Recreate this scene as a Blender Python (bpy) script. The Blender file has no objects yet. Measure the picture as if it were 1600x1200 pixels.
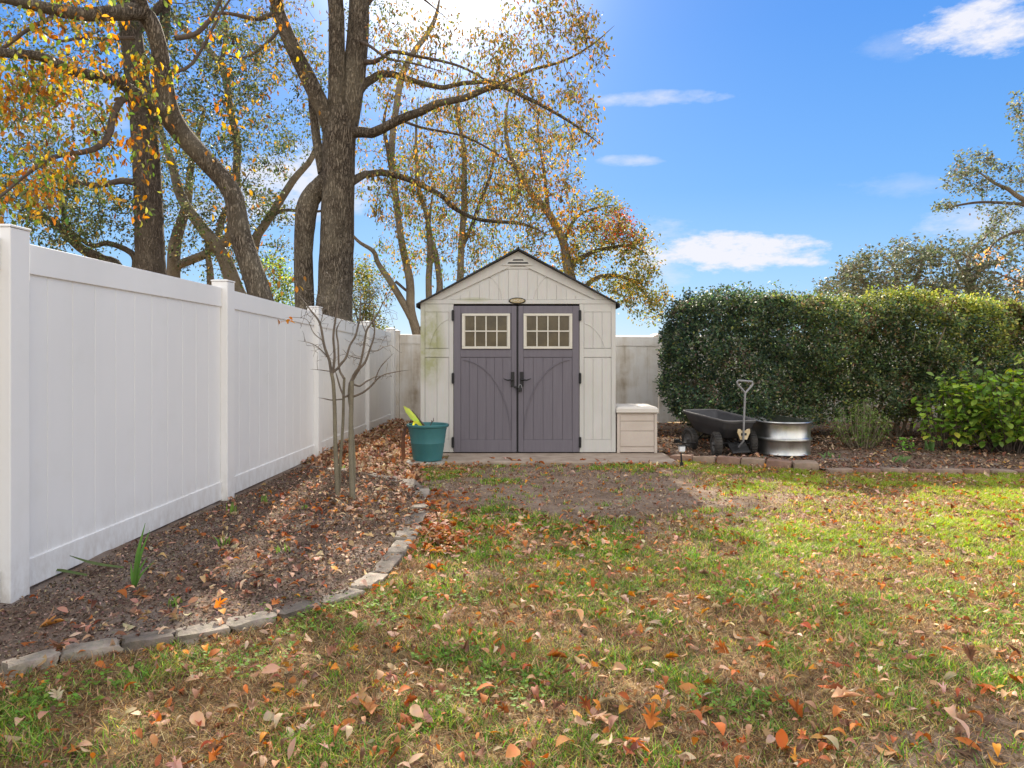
import bpy, bmesh, math, random
import numpy as np
from mathutils import Vector, Matrix, noise as mn
random.seed(7); rng = np.random.default_rng(7)
S = bpy.context.scene; COL = S.collection
R = math.radians
F = 1130.0; HOR = 560.0; CH = 1.2

def g(x, y):
    """ground height"""
    xs = [-50, 3.9, 6.4, 8.2, 9.4, 13, 400]; zs = [-.10, -.09, -.055, -.045, -.012, .02, .02]
    return float(np.interp(y, xs, zs))
def gv(y):
    return np.interp(y, [-50, 3.9, 6.4, 8.2, 9.4, 13, 400], [-.10, -.09, -.055, -.045, -.012, .02, .02])
def P(px, py, Z):
    return Vector(((px-800)/F*Z, Z, CH-(py-HOR)/F*Z))
def G(px, py):
    Z = 5.
    for _ in range(12): Z = F*(CH-g(0, Z))/(py-HOR)
    return ((px-800)/F*Z, Z)

# ------------------------------------------------------------------ materials
def newmat(name):
    m = bpy.data.materials.new(name); m.use_nodes = True
    nt = m.node_tree; nt.nodes.clear()
    out = nt.nodes.new('ShaderNodeOutputMaterial')
    return m, nt, out
def N(nt, t, **kw):
    n = nt.nodes.new(t)
    for k, v in kw.items():
        if k in n.inputs: n.inputs[k].default_value = v
        else: setattr(n, k, v)
    return n
def L(nt, a, b): nt.links.new(a, b)
def noise_n(nt, vec, scale, detail=4, rough=.55, dist=0):
    n = N(nt, 'ShaderNodeTexNoise'); n.inputs['Scale'].default_value = scale
    n.inputs['Detail'].default_value = detail; n.inputs['Roughness'].default_value = rough
    n.inputs['Distortion'].default_value = dist
    if vec: L(nt, vec, n.inputs['Vector'])
    return n
def ramp(nt, fac, stops):
    r = N(nt, 'ShaderNodeValToRGB'); cr = r.color_ramp
    while len(cr.elements) < len(stops): cr.elements.new(.5)
    for e, (p, c) in zip(cr.elements, stops):
        e.position = p; e.color = (*c, 1) if len(c) == 3 else c
    L(nt, fac, r.inputs['Fac']); return r
def mix(nt, fac, a, b, mode='MIX'):
    m = N(nt, 'ShaderNodeMix', data_type='RGBA', blend_type=mode)
    for s, v in ((0, fac), (6, a), (7, b)):
        if isinstance(v, (int, float)): m.inputs[s].default_value = v
        elif isinstance(v, tuple): m.inputs[s].default_value = (*v, 1)
        else: L(nt, v, m.inputs[s])
    return m.outputs[2]
def math_n(nt, op, a, b=None, c=None, clamp=False):
    m = N(nt, 'ShaderNodeMath', operation=op); m.use_clamp = clamp
    for i, v in enumerate((a, b, c)):
        if v is None: continue
        if isinstance(v, (int, float)): m.inputs[i].default_value = v
        else: L(nt, v, m.inputs[i])
    return m.outputs[0]
def coord(nt, scale=(1, 1, 1), kind='Object'):
    t = N(nt, 'ShaderNodeTexCoord'); mp = N(nt, 'ShaderNodeMapping')
    mp.inputs['Scale'].default_value = scale; L(nt, t.outputs[kind], mp.inputs['Vector'])
    return mp.outputs['Vector']
def bump(nt, h, strength, dist, prev=None):
    b = N(nt, 'ShaderNodeBump'); b.inputs['Strength'].default_value = strength
    b.inputs['Distance'].default_value = dist; L(nt, h, b.inputs['Height'])
    if prev: L(nt, prev, b.inputs['Normal'])
    return b.outputs['Normal']
def surf(name, c1, c2, scale=6, rough=.6, bs=.2, bd=.003, stretch=(1, 1, 1), metal=0, detail=5, fine=60, rvar=.15, spec=.4):
    """general weathered surface: two tones over broad noise, fine grain in the bump"""
    m, nt, out = newmat(name)
    v = coord(nt, stretch)
    n1 = noise_n(nt, v, scale, detail, .6); n2 = noise_n(nt, v, fine, 3, .6)
    r = ramp(nt, n1.outputs['Fac'], [(.3, c1), (.7, c2)])
    p = N(nt, 'ShaderNodeBsdfPrincipled', Metallic=metal)
    c = mix(nt, .12, r.outputs['Color'], n2.outputs['Color'], 'OVERLAY')
    L(nt, c, p.inputs['Base Color'])
    rr = N(nt, 'ShaderNodeMapRange'); rr.inputs['To Min'].default_value = rough-rvar/2; rr.inputs['To Max'].default_value = rough+rvar/2
    L(nt, n1.outputs['Fac'], rr.inputs['Value']); L(nt, rr.outputs[0], p.inputs['Roughness'])
    p.inputs['Specular IOR Level'].default_value = spec
    L(nt, bump(nt, n2.outputs['Fac'], bs, bd), p.inputs['Normal'])
    L(nt, p.outputs[0], out.inputs[0]); return m
def leafmat(name, trans=.45, rough=.5, spec=.3):
    m, nt, out = newmat(name)
    a = N(nt, 'ShaderNodeAttribute', attribute_name='Col')
    n = noise_n(nt, coord(nt), 45, 3)
    c = mix(nt, .25, a.outputs['Color'], n.outputs['Color'], 'OVERLAY')
    p = N(nt, 'ShaderNodeBsdfPrincipled', Roughness=rough); p.inputs['Specular IOR Level'].default_value = spec
    L(nt, c, p.inputs['Base Color'])
    if trans > 0:
        t = N(nt, 'ShaderNodeBsdfTranslucent'); 
        hs = N(nt, 'ShaderNodeHueSaturation'); hs.inputs['Saturation'].default_value = 1.15; hs.inputs['Value'].default_value = 1.5
        L(nt, c, hs.inputs['Color']); L(nt, hs.outputs[0], t.inputs['Color'])
        ms = N(nt, 'ShaderNodeMixShader'); ms.inputs[0].default_value = trans
        L(nt, p.outputs[0], ms.inputs[1]); L(nt, t.outputs[0], ms.inputs[2]); L(nt, ms.outputs[0], out.inputs[0])
    else: L(nt, p.outputs[0], out.inputs[0])
    return m
def bark(name, c1, c2, c3, sc=9, stretch=.16, bs=.9, bd=.03):
    m, nt, out = newmat(name)
    v = coord(nt, (1, 1, stretch))
    vo = N(nt, 'ShaderNodeTexVoronoi', feature='DISTANCE_TO_EDGE'); vo.inputs['Scale'].default_value = sc*3.6
    nz = noise_n(nt, v, sc*1.4, 5, .65)
    vv = N(nt, 'ShaderNodeVectorMath', operation='MULTIPLY_ADD'); L(nt, nz.outputs['Color'], vv.inputs[0]); vv.inputs[1].default_value = (.28,)*3; L(nt, v, vv.inputs[2])
    L(nt, vv.outputs[0], vo.inputs['Vector'])
    big = noise_n(nt, coord(nt), 1.6, 4, .6)
    edge = math_n(nt, 'MULTIPLY', vo.outputs['Distance'], 5, clamp=True)
    nf = noise_n(nt, v, sc*6, 4, .7); h = math_n(nt, 'ADD', math_n(nt, 'MULTIPLY', edge, .55), math_n(nt, 'ADD', math_n(nt, 'MULTIPLY', nz.outputs['Fac'], .6), math_n(nt, 'MULTIPLY', nf.outputs['Fac'], .5)))
    r = ramp(nt, math_n(nt, 'MULTIPLY', h, .7), [(.30, c1), (.62, c2), (.86, c3)])
    c = mix(nt, ramp(nt, big.outputs['Fac'], [(.42, (0, 0, 0)), (.62, (.6, .6, .6))]).outputs['Color'], r.outputs['Color'], (c3[0]*1.1, c3[1]*1.12, c3[2]*1.05))
    p = N(nt, 'ShaderNodeBsdfPrincipled', Roughness=.9); p.inputs['Specular IOR Level'].default_value = .2
    L(nt, c, p.inputs['Base Color']); L(nt, bump(nt, h, bs, bd), p.inputs['Normal'])
    L(nt, p.outputs[0], out.inputs[0]); return m

M = {}
def vinyl():
    m, nt, out = newmat('vinyl_white')
    tc = N(nt, 'ShaderNodeTexCoord'); sp = N(nt, 'ShaderNodeSeparateXYZ'); L(nt, tc.outputs['Object'], sp.inputs[0])
    n1 = noise_n(nt, coord(nt, (1, 1, .35)), 1.3, 5, .6); n2 = noise_n(nt, coord(nt, (1, 1, .5)), 14, 6, .7); n3 = noise_n(nt, coord(nt), 3.5, 5, .6)
    c = ramp(nt, n1.outputs['Fac'], [(.3, (.77, .77, .765)), (.7, (.83, .83, .825))])
    low = N(nt, 'ShaderNodeMapRange'); low.inputs['From Min'].default_value = .34; low.inputs['From Max'].default_value = -.04; L(nt, sp.outputs['Z'], low.inputs['Value'])
    s_ = math_n(nt, 'MULTIPLY', math_n(nt, 'POWER', low.outputs[0], 1.6), ramp(nt, n2.outputs['Fac'], [(.40, (0, 0, 0)), (.72, (1, 1, 1))]).outputs['Color'])
    g_ = math_n(nt, 'MULTIPLY', ramp(nt, n3.outputs['Fac'], [(.56, (0, 0, 0)), (.78, (1, 1, 1))]).outputs['Color'], .16)
    c = mix(nt, g_, c.outputs['Color'], (.62, .63, .56)); c = mix(nt, math_n(nt, 'MULTIPLY', s_, .55), c, (.36, .29, .22))
    p = N(nt, 'ShaderNodeBsdfPrincipled', Roughness=.4); L(nt, c, p.inputs['Base Color'])
    L(nt, bump(nt, n1.outputs['Fac'], .25, .01), p.inputs['Normal']); L(nt, p.outputs[0], out.inputs[0]); return m
M['vinyl'] = vinyl()
def dirty_vinyl():
    m, nt, out = newmat('vinyl_weathered')
    v = coord(nt, (1, 1, .12)); n1 = noise_n(nt, v, 4.5, 5, .6); n2 = noise_n(nt, coord(nt), 2.2, 5, .6)
    s = math_n(nt, 'MULTIPLY', n1.outputs['Fac'], n2.outputs['Fac'])
    r = ramp(nt, s, [(.20, (.74, .72, .69)), (.30, (.62, .57, .50)), (.40, (.40, .33, .25))])
    p = N(nt, 'ShaderNodeBsdfPrincipled', Roughness=.6); L(nt, r.outputs[0], p.inputs['Base Color'])
    L(nt, bump(nt, n1.outputs['Fac'], .1, .002), p.inputs['Normal']); L(nt, p.outputs[0], out.inputs[0]); return m
M['vinyl_dirty'] = dirty_vinyl()
def shed_wall(name, algae):
    m, nt, out = newmat(name)
    tc = N(nt, 'ShaderNodeTexCoord'); sep = N(nt, 'ShaderNodeSeparateXYZ'); L(nt, tc.outputs['Object'], sep.inputs[0])
    n1 = noise_n(nt, coord(nt, (1, 1, .5)), 3.0, 6, .65); n2 = noise_n(nt, coord(nt, (14, 14, .8)), 8, 3)
    base = ramp(nt, n1.outputs['Fac'], [(.3, (.50, .49, .46)), (.7, (.57, .56, .53))])
    c = mix(nt, .10, base.outputs['Color'], n2.outputs['Color'], 'OVERLAY')
    if algae:
        # green algae film centred on the upper left panel, thinning out downwards
        dx = math_n(nt, 'DIVIDE', math_n(nt, 'SUBTRACT', sep.outputs['X'], -1.04), .20)
        dz = math_n(nt, 'DIVIDE', math_n(nt, 'SUBTRACT', sep.outputs['Z'], 1.38), .55)
        d = math_n(nt, 'ADD', math_n(nt, 'POWER', math_n(nt, 'ABSOLUTE', dx), 2.), math_n(nt, 'POWER', math_n(nt, 'ABSOLUTE', dz), 2.))
        f1 = math_n(nt, 'SUBTRACT', 1.25, d, clamp=True)
        na = noise_n(nt, coord(nt, (1, 1, .8)), 7, 6, .7)
        fa = math_n(nt, 'MULTIPLY', f1, ramp(nt, na.outputs['Fac'], [(.30, (.12, .12, .12)), (.58, (1, 1, 1))]).outputs['Color'])
        dx2 = math_n(nt, 'DIVIDE', math_n(nt, 'SUBTRACT', sep.outputs['X'], -.48), .25)
        dz2 = math_n(nt, 'DIVIDE', math_n(nt, 'SUBTRACT', sep.outputs['Z'], 1.945), .035)
        d2 = math_n(nt, 'ADD', math_n(nt, 'POWER', math_n(nt, 'ABSOLUTE', dx2), 2.), math_n(nt, 'POWER', math_n(nt, 'ABSOLUTE', dz2), 2.))
        f2 = math_n(nt, 'MULTIPLY', math_n(nt, 'SUBTRACT', 1., d2, clamp=True), .6)
        ft = math_n(nt, 'MULTIPLY', math_n(nt, 'ADD', fa, f2, clamp=True), .85)
        c = mix(nt, ft, c, (.30, .31, .13))
    p = N(nt, 'ShaderNodeBsdfPrincipled', Roughness=.62); L(nt, c, p.inputs['Base Color'])
    L(nt, bump(nt, n2.outputs['Fac'], .12, .001), p.inputs['Normal']); L(nt, p.outputs[0], out.inputs[0]); return m
M['shed'] = shed_wall('shed_resin', True)
M['shed_door'] = surf('shed_door_grey', (.135, .122, .145), (.160, .146, .170), 4, .6, .12, .001, (12, 12, .7))
M['shed_trim'] = surf('shed_window_trim', (.60, .57, .49), (.66, .63, .55), 5, .55, .05, .001)
M['roof'] = surf('roof_shingle', (.018, .018, .020), (.045, .044, .046), 12, .85, .6, .008, (1, 1, 1))
M['black'] = surf('black_plastic', (.010, .010, .011), (.02, .02, .021), 10, .5, .1, .001)
M['rubber'] = surf('tyre_rubber', (.02, .02, .02), (.07, .063, .055), 14, .85, .3, .002)
M['tub'] = surf('tub_plastic', (.040, .040, .045), (.068, .067, .072), 7, .55, .25, .001)
M['steel'] = surf('grey_painted_steel', (.20, .20, .21), (.30, .30, .31), 9, .45, .1, .001)
M['rim_highlight'] = surf('tub_rim_highlight', (.12, .115, .115), (.17, .165, .16), 7, .5, .2, .001)  # paler than the tub: the rim's highlight is put into its colour
M['rimdark'] = surf('dark_rim', (.07, .07, .072), (.13, .128, .125), 9, .45, .1, .001)
M['galv'] = surf('galvanized_steel', (.42, .43, .42), (.62, .62, .60), 9, .36, .12, .0012, (1, 1, .6), metal=1, rvar=.2)
M['pot'] = surf('teal_plastic', (.035, .150, .165), (.055, .195, .205), 6, .5, .1, .001, (1, 1, .4))
M['potsoil'] = surf('potting_soil', (.02, .015, .01), (.05, .035, .025), 30, .95, .8, .01)
M['box'] = surf('deck_box_resin', (.50, .43, .37), (.57, .50, .44), 4, .58, .1, .001)
M['boxlid'] = surf('deck_box_lid_resin', (.55, .51, .46), (.62, .58, .52), 4, .6, .1, .001)
M['concrete'] = surf('concrete', (.25, .19, .145), (.42, .34, .27), 5, .85, .4, .004, detail=8)
M['paver'] = surf('paver_concrete', (.30, .28, .24), (.45, .42, .37), 8, .85, .4, .004)
M['stone'] = surf('edging_stone', (.15, .125, .10), (.40, .345, .28), 9, .9, .9, .012, detail=8, fine=35)
M['stone_d'] = surf('edging_stone_dark', (.08, .066, .054), (.24, .20, .165), 9, .9, .9, .012, detail=8, fine=35)
M['brick'] = surf('edging_block_red', (.15, .085, .062), (.30, .19, .14), 7, .9, .7, .008, detail=8, fine=35)
M['brick_l'] = surf('edging_block_tan', (.18, .13, .095), (.35, .255, .19), 7, .9, .7, .008, detail=8, fine=35)
M['plate'] = surf('tan_plate', (.50, .36, .18), (.70, .60, .42), 20, .5, .1, .001)
M['white'] = surf('white_plastic', (.7, .72, .78), (.8, .82, .86), 10, .3, .02, .001)
M['gold'] = surf('plate_gold', (.32, .25, .12), (.45, .36, .2), 12, .45, .05, .001)
M['bark_d'] = bark('bark_dark', (.024, .018, .013), (.115, .088, .067), (.22, .18, .145), 9, bs=1., bd=.035)
M['bark_m'] = bark('bark_main', (.028, .021, .015), (.145, .115, .088), (.28, .24, .19), 8, bs=1., bd=.035)
M['bark_g'] = bark('bark_grey', (.07, .055, .042), (.17, .14, .11), (.27, .23, .185), 9, .4, .5, .012)
M['bark_s'] = bark('bark_sapling', (.11, .09, .06), (.20, .17, .12), (.29, .27, .20), 26, .5, .4, .004)
M['twig'] = surf('twig_bark', (.055, .042, .033), (.13, .10, .08), 20, .85, .3, .003)
M['twig_dk'] = surf('dark_twig', (.10, .08, .06), (.19, .155, .12), 20, .85, .3, .003)
M['leaf_thin'] = leafmat('tree_leaves', .5, .55)
M['leaf_gloss'] = leafmat('glossy_leaves', .28, .55, .2)
M['leaf_dry'] = leafmat('dry_leaves', .18, .7, .25)
M['grass'] = leafmat('grass_blades', .4, .6, .2)
M['house_w'] = surf('house_wall', (.55, .6, .6), (.62, .67, .68), 2, .8, .1, .01)
M['house_r'] = surf('house_roof', (.30, .27, .25), (.42, .38, .35), 2, .85, .3, .02)
def glassmat():
    m, nt, out = newmat('shed_window_plastic')
    w = N(nt, 'ShaderNodeTexWave', bands_direction='X'); w.inputs['Scale'].default_value = 22; w.inputs['Distortion'].default_value = .3
    L(nt, coord(nt), w.inputs['Vector'])
    n = noise_n(nt, coord(nt, (1, 1, 1)), 5, 4)
    c = ramp(nt, n.outputs['Fac'], [(.3, (.060, .045, .022)), (.7, (.115, .088, .042))])
    p = N(nt, 'ShaderNodeBsdfPrincipled', Roughness=.22); L(nt, c.outputs[0], p.inputs['Base Color'])
    L(nt, bump(nt, w.outputs['Fac'], .5, .004), p.inputs['Normal'])
    L(nt, p.outputs[0], out.inputs[0]); return m
M['pane'] = glassmat()

# ------------------------------------------------------------------ mesh helpers
def link(ob, parent=None):
    COL.objects.link(ob)
    if parent is not None: ob.parent = parent
    return ob
def tag(o, label=None, cat=None, group=None, kind=None):
    if label: o['label'] = label
    if cat: o['category'] = cat
    if group: o['group'] = group
    if kind: o['kind'] = kind
    return o
def empty(name, loc=(0, 0, 0), rz=0, label=None, cat=None, group=None):
    o = bpy.data.objects.new(name, None); link(o); o.location = loc; o.rotation_euler = (0, 0, rz)
    o.empty_display_size = .1
    return tag(o, label, cat, group)
def np_mesh(name, V, faces, mat, col=None, parent=None, smooth=False):
    """faces: list of (K,n) int arrays"""
    me = bpy.data.meshes.new(name); V = np.asarray(V, np.float32)
    loops = np.concatenate([f.ravel() for f in faces]).astype(np.int32)
    sizes = np.concatenate([np.full(len(f), f.shape[1]) for f in faces]).astype(np.int32)
    starts = np.concatenate([[0], np.cumsum(sizes)[:-1]]).astype(np.int32)
    me.vertices.add(len(V)); me.vertices.foreach_set('co', V.ravel())
    me.loops.add(len(loops)); me.loops.foreach_set('vertex_index', loops)
    me.polygons.add(len(sizes)); me.polygons.foreach_set('loop_start', starts)
    me.polygons.foreach_set('loop_total', sizes)
    if smooth: me.polygons.foreach_set('use_smooth', np.ones(len(sizes), bool))
    me.update(calc_edges=True)
    if col is not None:
        a = me.color_attributes.new('Col', 'FLOAT_COLOR', 'POINT')
        c = np.ones((len(V), 4), np.float32); c[:, :3] = col; a.data.foreach_set('color', c.ravel())
    me.validate()
    me.materials.append(mat)
    o = bpy.data.objects.new(name, me); return link(o, parent)
class MB:
    def __init__(s): s.bm = bmesh.new()
    def add(s, V, Fc):
        vs = [s.bm.verts.new(v) for v in V]
        for f in Fc:
            try: s.bm.faces.new([vs[i] for i in f])
            except ValueError: pass
        return vs
    def box(s, x0, x1, y0, y1, z0, z1):
        V = [(x, y, z) for z in (z0, z1) for (x, y) in ((x0, y0), (x1, y0), (x1, y1), (x0, y1))]
        s.add(V, [(3, 2, 1, 0), (4, 5, 6, 7), (0, 1, 5, 4), (1, 2, 6, 5), (2, 3, 7, 6), (3, 0, 4, 7)]); return s
    def prism(s, poly, y0, y1):
        """polygon of (x,z), extruded along y"""
        n = len(poly); V = [(x, y0, z) for x, z in poly]+[(x, y1, z) for x, z in poly]
        s.add(V, [tuple(range(n)), tuple(range(2*n-1, n-1, -1))]+[(i, i+n, (i+1) % n+n, (i+1) % n) for i in range(n)]); return s
    def prismz(s, poly, z0, z1):
        n = len(poly); V = [(x, y, z0) for x, y in poly]+[(x, y, z1) for x, y in poly]
        s.add(V, [tuple(range(n-1, -1, -1)), tuple(range(n, 2*n))]+[(i, (i+1) % n, (i+1) % n+n, i+n) for i in range(n)]); return s
    def loft(s, loops, cap0=True, cap1=True):
        n = len(loops[0]); V = [p for lp in loops for p in lp]; Fc = []
        for k in range(len(loops)-1):
            for i in range(n):
                j = (i+1) % n; Fc.append((k*n+i, k*n+j, (k+1)*n+j, (k+1)*n+i))
        if cap0: Fc.append(tuple(range(n-1, -1, -1)))
        if cap1: Fc.append(tuple((len(loops)-1)*n+i for i in range(n)))
        s.add(V, Fc); return s
    def lathe(s, prof, n=32, axis='z', c=(0, 0, 0), cap=True):
        loops = []
        for r, h in prof:
            lp = []
            for i in range(n):
                a = 2*math.pi*i/n; p = (r*math.cos(a), r*math.sin(a), h)
                if axis == 'y': p = (p[0], p[2], p[1])
                if axis == 'x': p = (p[2], p[0], p[1])
                lp.append((p[0]+c[0], p[1]+c[1], p[2]+c[2]))
            loops.append(lp)
        return s.loft(loops, cap, cap)
    def tube(s, pts, rad, n=8, cap=True):
        V, Fc = tube_np(pts, rad if hasattr(rad, '__len__') else [rad]*len(pts), n)
        s.add([tuple(v) for v in V], [tuple(f) for f in Fc])
        return s
    def build(s, name, mat, parent=None, bevel=0, seg=2, smooth=False, recalc=True):
        bm = s.bm
        bmesh.ops.remove_doubles(bm, verts=bm.verts, dist=1e-6)
        if recalc: bmesh.ops.recalc_face_normals(bm, faces=bm.faces)
        me = bpy.data.meshes.new(name); bm.to_mesh(me); bm.free()
        if smooth:
            for p in me.polygons: p.use_smooth = True
        me.materials.append(mat); o = bpy.data.objects.new(name, me); link(o, parent)
        if smooth:
            try: me.set_sharp_from_angle(angle=R(38))
            except Exception: pass
        if bevel:
            b = o.modifiers.new('bevel', 'BEVEL'); b.width = bevel; b.segments = seg; b.limit_method = 'ANGLE'; b.angle_limit = R(35)
        return o
def tube_np(pts, rad, n, ph=0, lump=0):
    pts = np.asarray([tuple(p) for p in pts], float); rad = np.asarray(rad, float)
    t = np.gradient(pts, axis=0); t /= np.linalg.norm(t, axis=1)[:, None]+1e-9
    ref = np.array([1., .13, .07]) if abs(t[0][0]) < .8 else np.array([0., 1, .1])
    u = np.cross(t[0], ref); u /= np.linalg.norm(u); V = []
    a = np.arange(n)*2*math.pi/n+ph
    for i in range(len(pts)):
        u = u-t[i]*np.dot(u, t[i]); u /= np.linalg.norm(u)+1e-9; w = np.cross(t[i], u)
        rr = rad[i]
        if lump: rr = rad[i]*(1+lump*(np.sin(a*3+ph+i*.11)*.5+np.sin(a*5+i*.23+ph*2)*.3)+lump*.6*rng.normal(0, .35, n))[:, None]
        V.append(pts[i]+(np.cos(a)[:, None]*u+np.sin(a)[:, None]*w)*rr)
    V = np.concatenate(V); m = len(pts)
    k, i = np.meshgrid(np.arange(m-1), np.arange(n), indexing='ij'); k = k.ravel(); i = i.ravel(); j = (i+1) % n
    return V, np.stack([k*n+i, k*n+j, (k+1)*n+j, (k+1)*n+i], 1)
class Wood:
    """collects many tubes as numpy for one mesh"""
    def __init__(s): s.V = []; s.Fq = []; s.o = 0
    def tube(s, pts, rad, n, lump=0):
        V, Fq = tube_np(pts, rad, n, random.random()*6, lump); s.V.append(V); s.Fq.append(Fq+s.o); s.o += len(V)
    def build(s, name, mat, parent):
        if not s.V: return None
        return np_mesh(name, np.concatenate(s.V), [np.concatenate(s.Fq)], mat, parent=parent, smooth=True)
def catmull(pts, rad, sub):
    P_ = [np.array(tuple(p), float) for p in pts]; out = []; ro = []
    P_ = [2*P_[0]-P_[1]]+P_+[2*P_[-1]-P_[-2]]
    for i in range(1, len(P_)-2):
        for k in range(sub):
            t = k/sub; a, b, c, d = P_[i-1], P_[i], P_[i+1], P_[i+2]
            out.append(.5*((2*b)+(-a+c)*t+(2*a-5*b+4*c-d)*t*t+(-a+3*b-3*c+d)*t**3))
            ro.append(rad[i-1]*(1-t)+rad[i]*t)
    out.append(P_[-2]); ro.append(rad[-1]); return np.array(out), np.array(ro)

# leaf templates (x along the leaf, z normal)
def T_rhomb(w=.5): return np.array([(0, 0, 0), (.5, w/2, .08), (1, 0, -.04), (.5, -w/2, .08)]), [np.array([(0, 2, 1), (0, 3, 2)])]
def T_oval(w=.42):
    xs = [0, .18, .42, .68, .88, 1]; ws = [0.02, .30, .5, .44, .22, .0]; V = []; 
    for x, h in zip(xs, ws):
        zc = .10*math.sin(x*math.pi); 
        V += [(x, h*w, zc+.10*h), (x, 0, zc), (x, -h*w, zc+.10*h)]
    Fq = []
    for i in range(5):
        b = i*3; Fq += [(b, b+1, b+4, b+3), (b+1, b+2, b+5, b+4)]
    return np.array(V), [np.array(Fq)]
def T_lobed(seed=0):
    r = random.Random(seed); lobes = [(0, 1.0), (48, .62), (95, .50), (-46, .60), (-98, .52)]
    pts = []
    angs = sorted([a for a, _ in lobes]); L_ = dict(lobes)
    for i, a in enumerate(angs):
        l = L_[a]*(.9+.2*r.random())
        pts.append((a-9, l*.72)); pts.append((a, l)); pts.append((a+9, l*.75))
        nx = angs[i+1] if i+1 < len(angs) else None
        if nx is not None: pts.append(((a+nx)/2, .17))
    V = [(.32, 0, 0)]; 
    for a, l in pts:
        x = .32+l*math.cos(R(a))*.68; y = l*math.sin(R(a))*.62
        V.append((x, y, .35*(y*y)+.10*math.sin(x*3)+.03*r.random()))
    V += [(-.02, -.02, .0), (-.02, .02, .0)]
    n = len(pts); Fq = [(0, i, i+1) for i in range(1, n)]+[(0, n, n+2), (0, n+2, n+1), (0, n+1, 1)]
    return np.array(V), [np.array(Fq)]
def T_blade():
    return np.array([(-.5, 0, 0), (.5, 0, 0), (-.4, .22, .5), (.4, .22, .5), (0, .62, .92)]), [np.array([(0, 1, 3, 2)]), np.array([(2, 3, 4)])]
def rots(yaw, pitch, roll):
    cy, sy, cp, sp, cr, sr = np.cos(yaw), np.sin(yaw), np.cos(pitch), np.sin(pitch), np.cos(roll), np.sin(roll)
    return np.stack([np.stack([cy*cp, cy*sp*sr-sy*cr, cy*sp*cr+sy*sr], -1),
                     np.stack([sy*cp, sy*sp*sr+cy*cr, sy*sp*cr-cy*sr], -1),
                     np.stack([-sp, cp*sr, cp*cr], -1)], -2)
def scatter(T, pos, Rm, scale, cols):
    V, Fs = T; n = len(pos); k = len(V)
    sc = np.asarray(scale, float); sc = sc[:, None] if sc.ndim == 1 else sc
    VV = np.einsum('nij,nkj->nki', Rm, V[None]*sc[:, None, :])+pos[:, None]
    off = (np.arange(n)*k)[:, None, None]
    return VV.reshape(-1, 3), [(f[None]+off).reshape(-1, f.shape[1]) for f in Fs], np.repeat(cols, k, 0)
def merge(parts):
    Vs, Fs, Cs, o = [], {}, [], 0
    for V, Fl, C in parts:
        Vs.append(V); Cs.append(C)
        for f in Fl: Fs.setdefault(f.shape[1], []).append(f+o)
        o += len(V)
    return np.concatenate(Vs), [np.concatenate(v) for v in Fs.values()], np.concatenate(Cs)
def pal(n, colors, weights, jit=.18):
    c = np.array(colors)[rng.choice(len(colors), n, p=np.array(weights)/sum(weights))]
    return np.clip(c*(1+rng.normal(0, jit, (n, 1)))*(1+rng.normal(0, jit*.4, (n, 3))), .003, .95)

# value noise on arrays
_tab = rng.random((256, 256))
def vnoise(x, y):
    xi = np.floor(x).astype(int); yi = np.floor(y).astype(int); fx = x-xi; fy = y-yi
    fx = fx*fx*(3-2*fx); fy = fy*fy*(3-2*fy); t = lambda a, b: _tab[a % 256, b % 256]
    return (t(xi, yi)*(1-fx)+t(xi+1, yi)*fx)*(1-fy)+(t(xi, yi+1)*(1-fx)+t(xi+1, yi+1)*fx)*fy
def fbm(x, y, o=4):
    s = 0; a = .5
    for k in range(o): s = s+a*vnoise(x*2**k+k*17.3, y*2**k+k*5.1); a *= .5
    return s/(1-.5**o)
def inpoly(x, y, poly):
    x = np.asarray(x); y = np.asarray(y); c = np.zeros(x.shape, bool); n = len(poly)
    for i in range(n):
        x1, y1 = poly[i]; x2, y2 = poly[(i+1) % n]
        if y1 == y2: continue
        k = ((y1 > y) != (y2 > y)) & (x < (x2-x1)*(y-y1)/(y2-y1)+x1); c ^= k
    return c

# ------------------------------------------------------------------ ground layout
def fx(Z): return -2.886+.0558*Z                     # side fence line
STONE_PX = [(-60, 1078), (0, 1056), (92, 1032), (190, 1014), (272, 1003), (355, 988), (430, 970), (500, 950), (562, 930), (592, 903), (616, 874),
            (632, 850), (644, 825), (654, 803), (660, 786), (658, 770), (633, 757), (600, 750), (571, 744), (540, 741), (505, 736), (470, 731), (448, 727)]
SP = [G(*p) for p in STONE_PX]
BED = SP+[(fx(8.3)-.12, 8.3), (fx(2.0)-.12, 2.0), (-3.1, 1.6), (SP[0][0]-.3, SP[0][1]-.15)]
REAR = SP[15:][::-1]+[(-1.05, 8.35), (-1.18, 9.1), (-1.18, 13.2), (fx(13)-.1, 13.2), (fx(8.2)-.1, 8.2)]  # leaf-littered corner behind the stones
EDGE = [(1.90, 8.78), (3.36, 8.03), (3.42, 7.86), (9.5, 7.76)]
RBED = EDGE+[(9.5, 13), (1.33, 13), (1.33, 9.8), (1.95, 9.1)]
def bare(x, y):
    d = ((x-.45)/2.0)**2+((y-6.95)/1.5)**2
    d2 = ((x-2.3)/1.0)**2+((y-6.55)/.33)**2
    d3 = ((x-1.55)/.45)**2+((y-2.45)/.35)**2
    d4 = ((x+.15)/.4)**2+((y-4.4)/.22)**2
    n = (fbm(x*1.5+3, y*1.9+9)-.5)*2.6+(fbm(x*6+3, y*6+9)-.5)*1.6
    f = lambda d, s=1.: np.clip((1.35-d+n*s)*1.0, 0, 1)
    return np.maximum.reduce([f(d, .75), f(d2)*.6, f(d3)*.6, f(d4)*.4])

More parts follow.
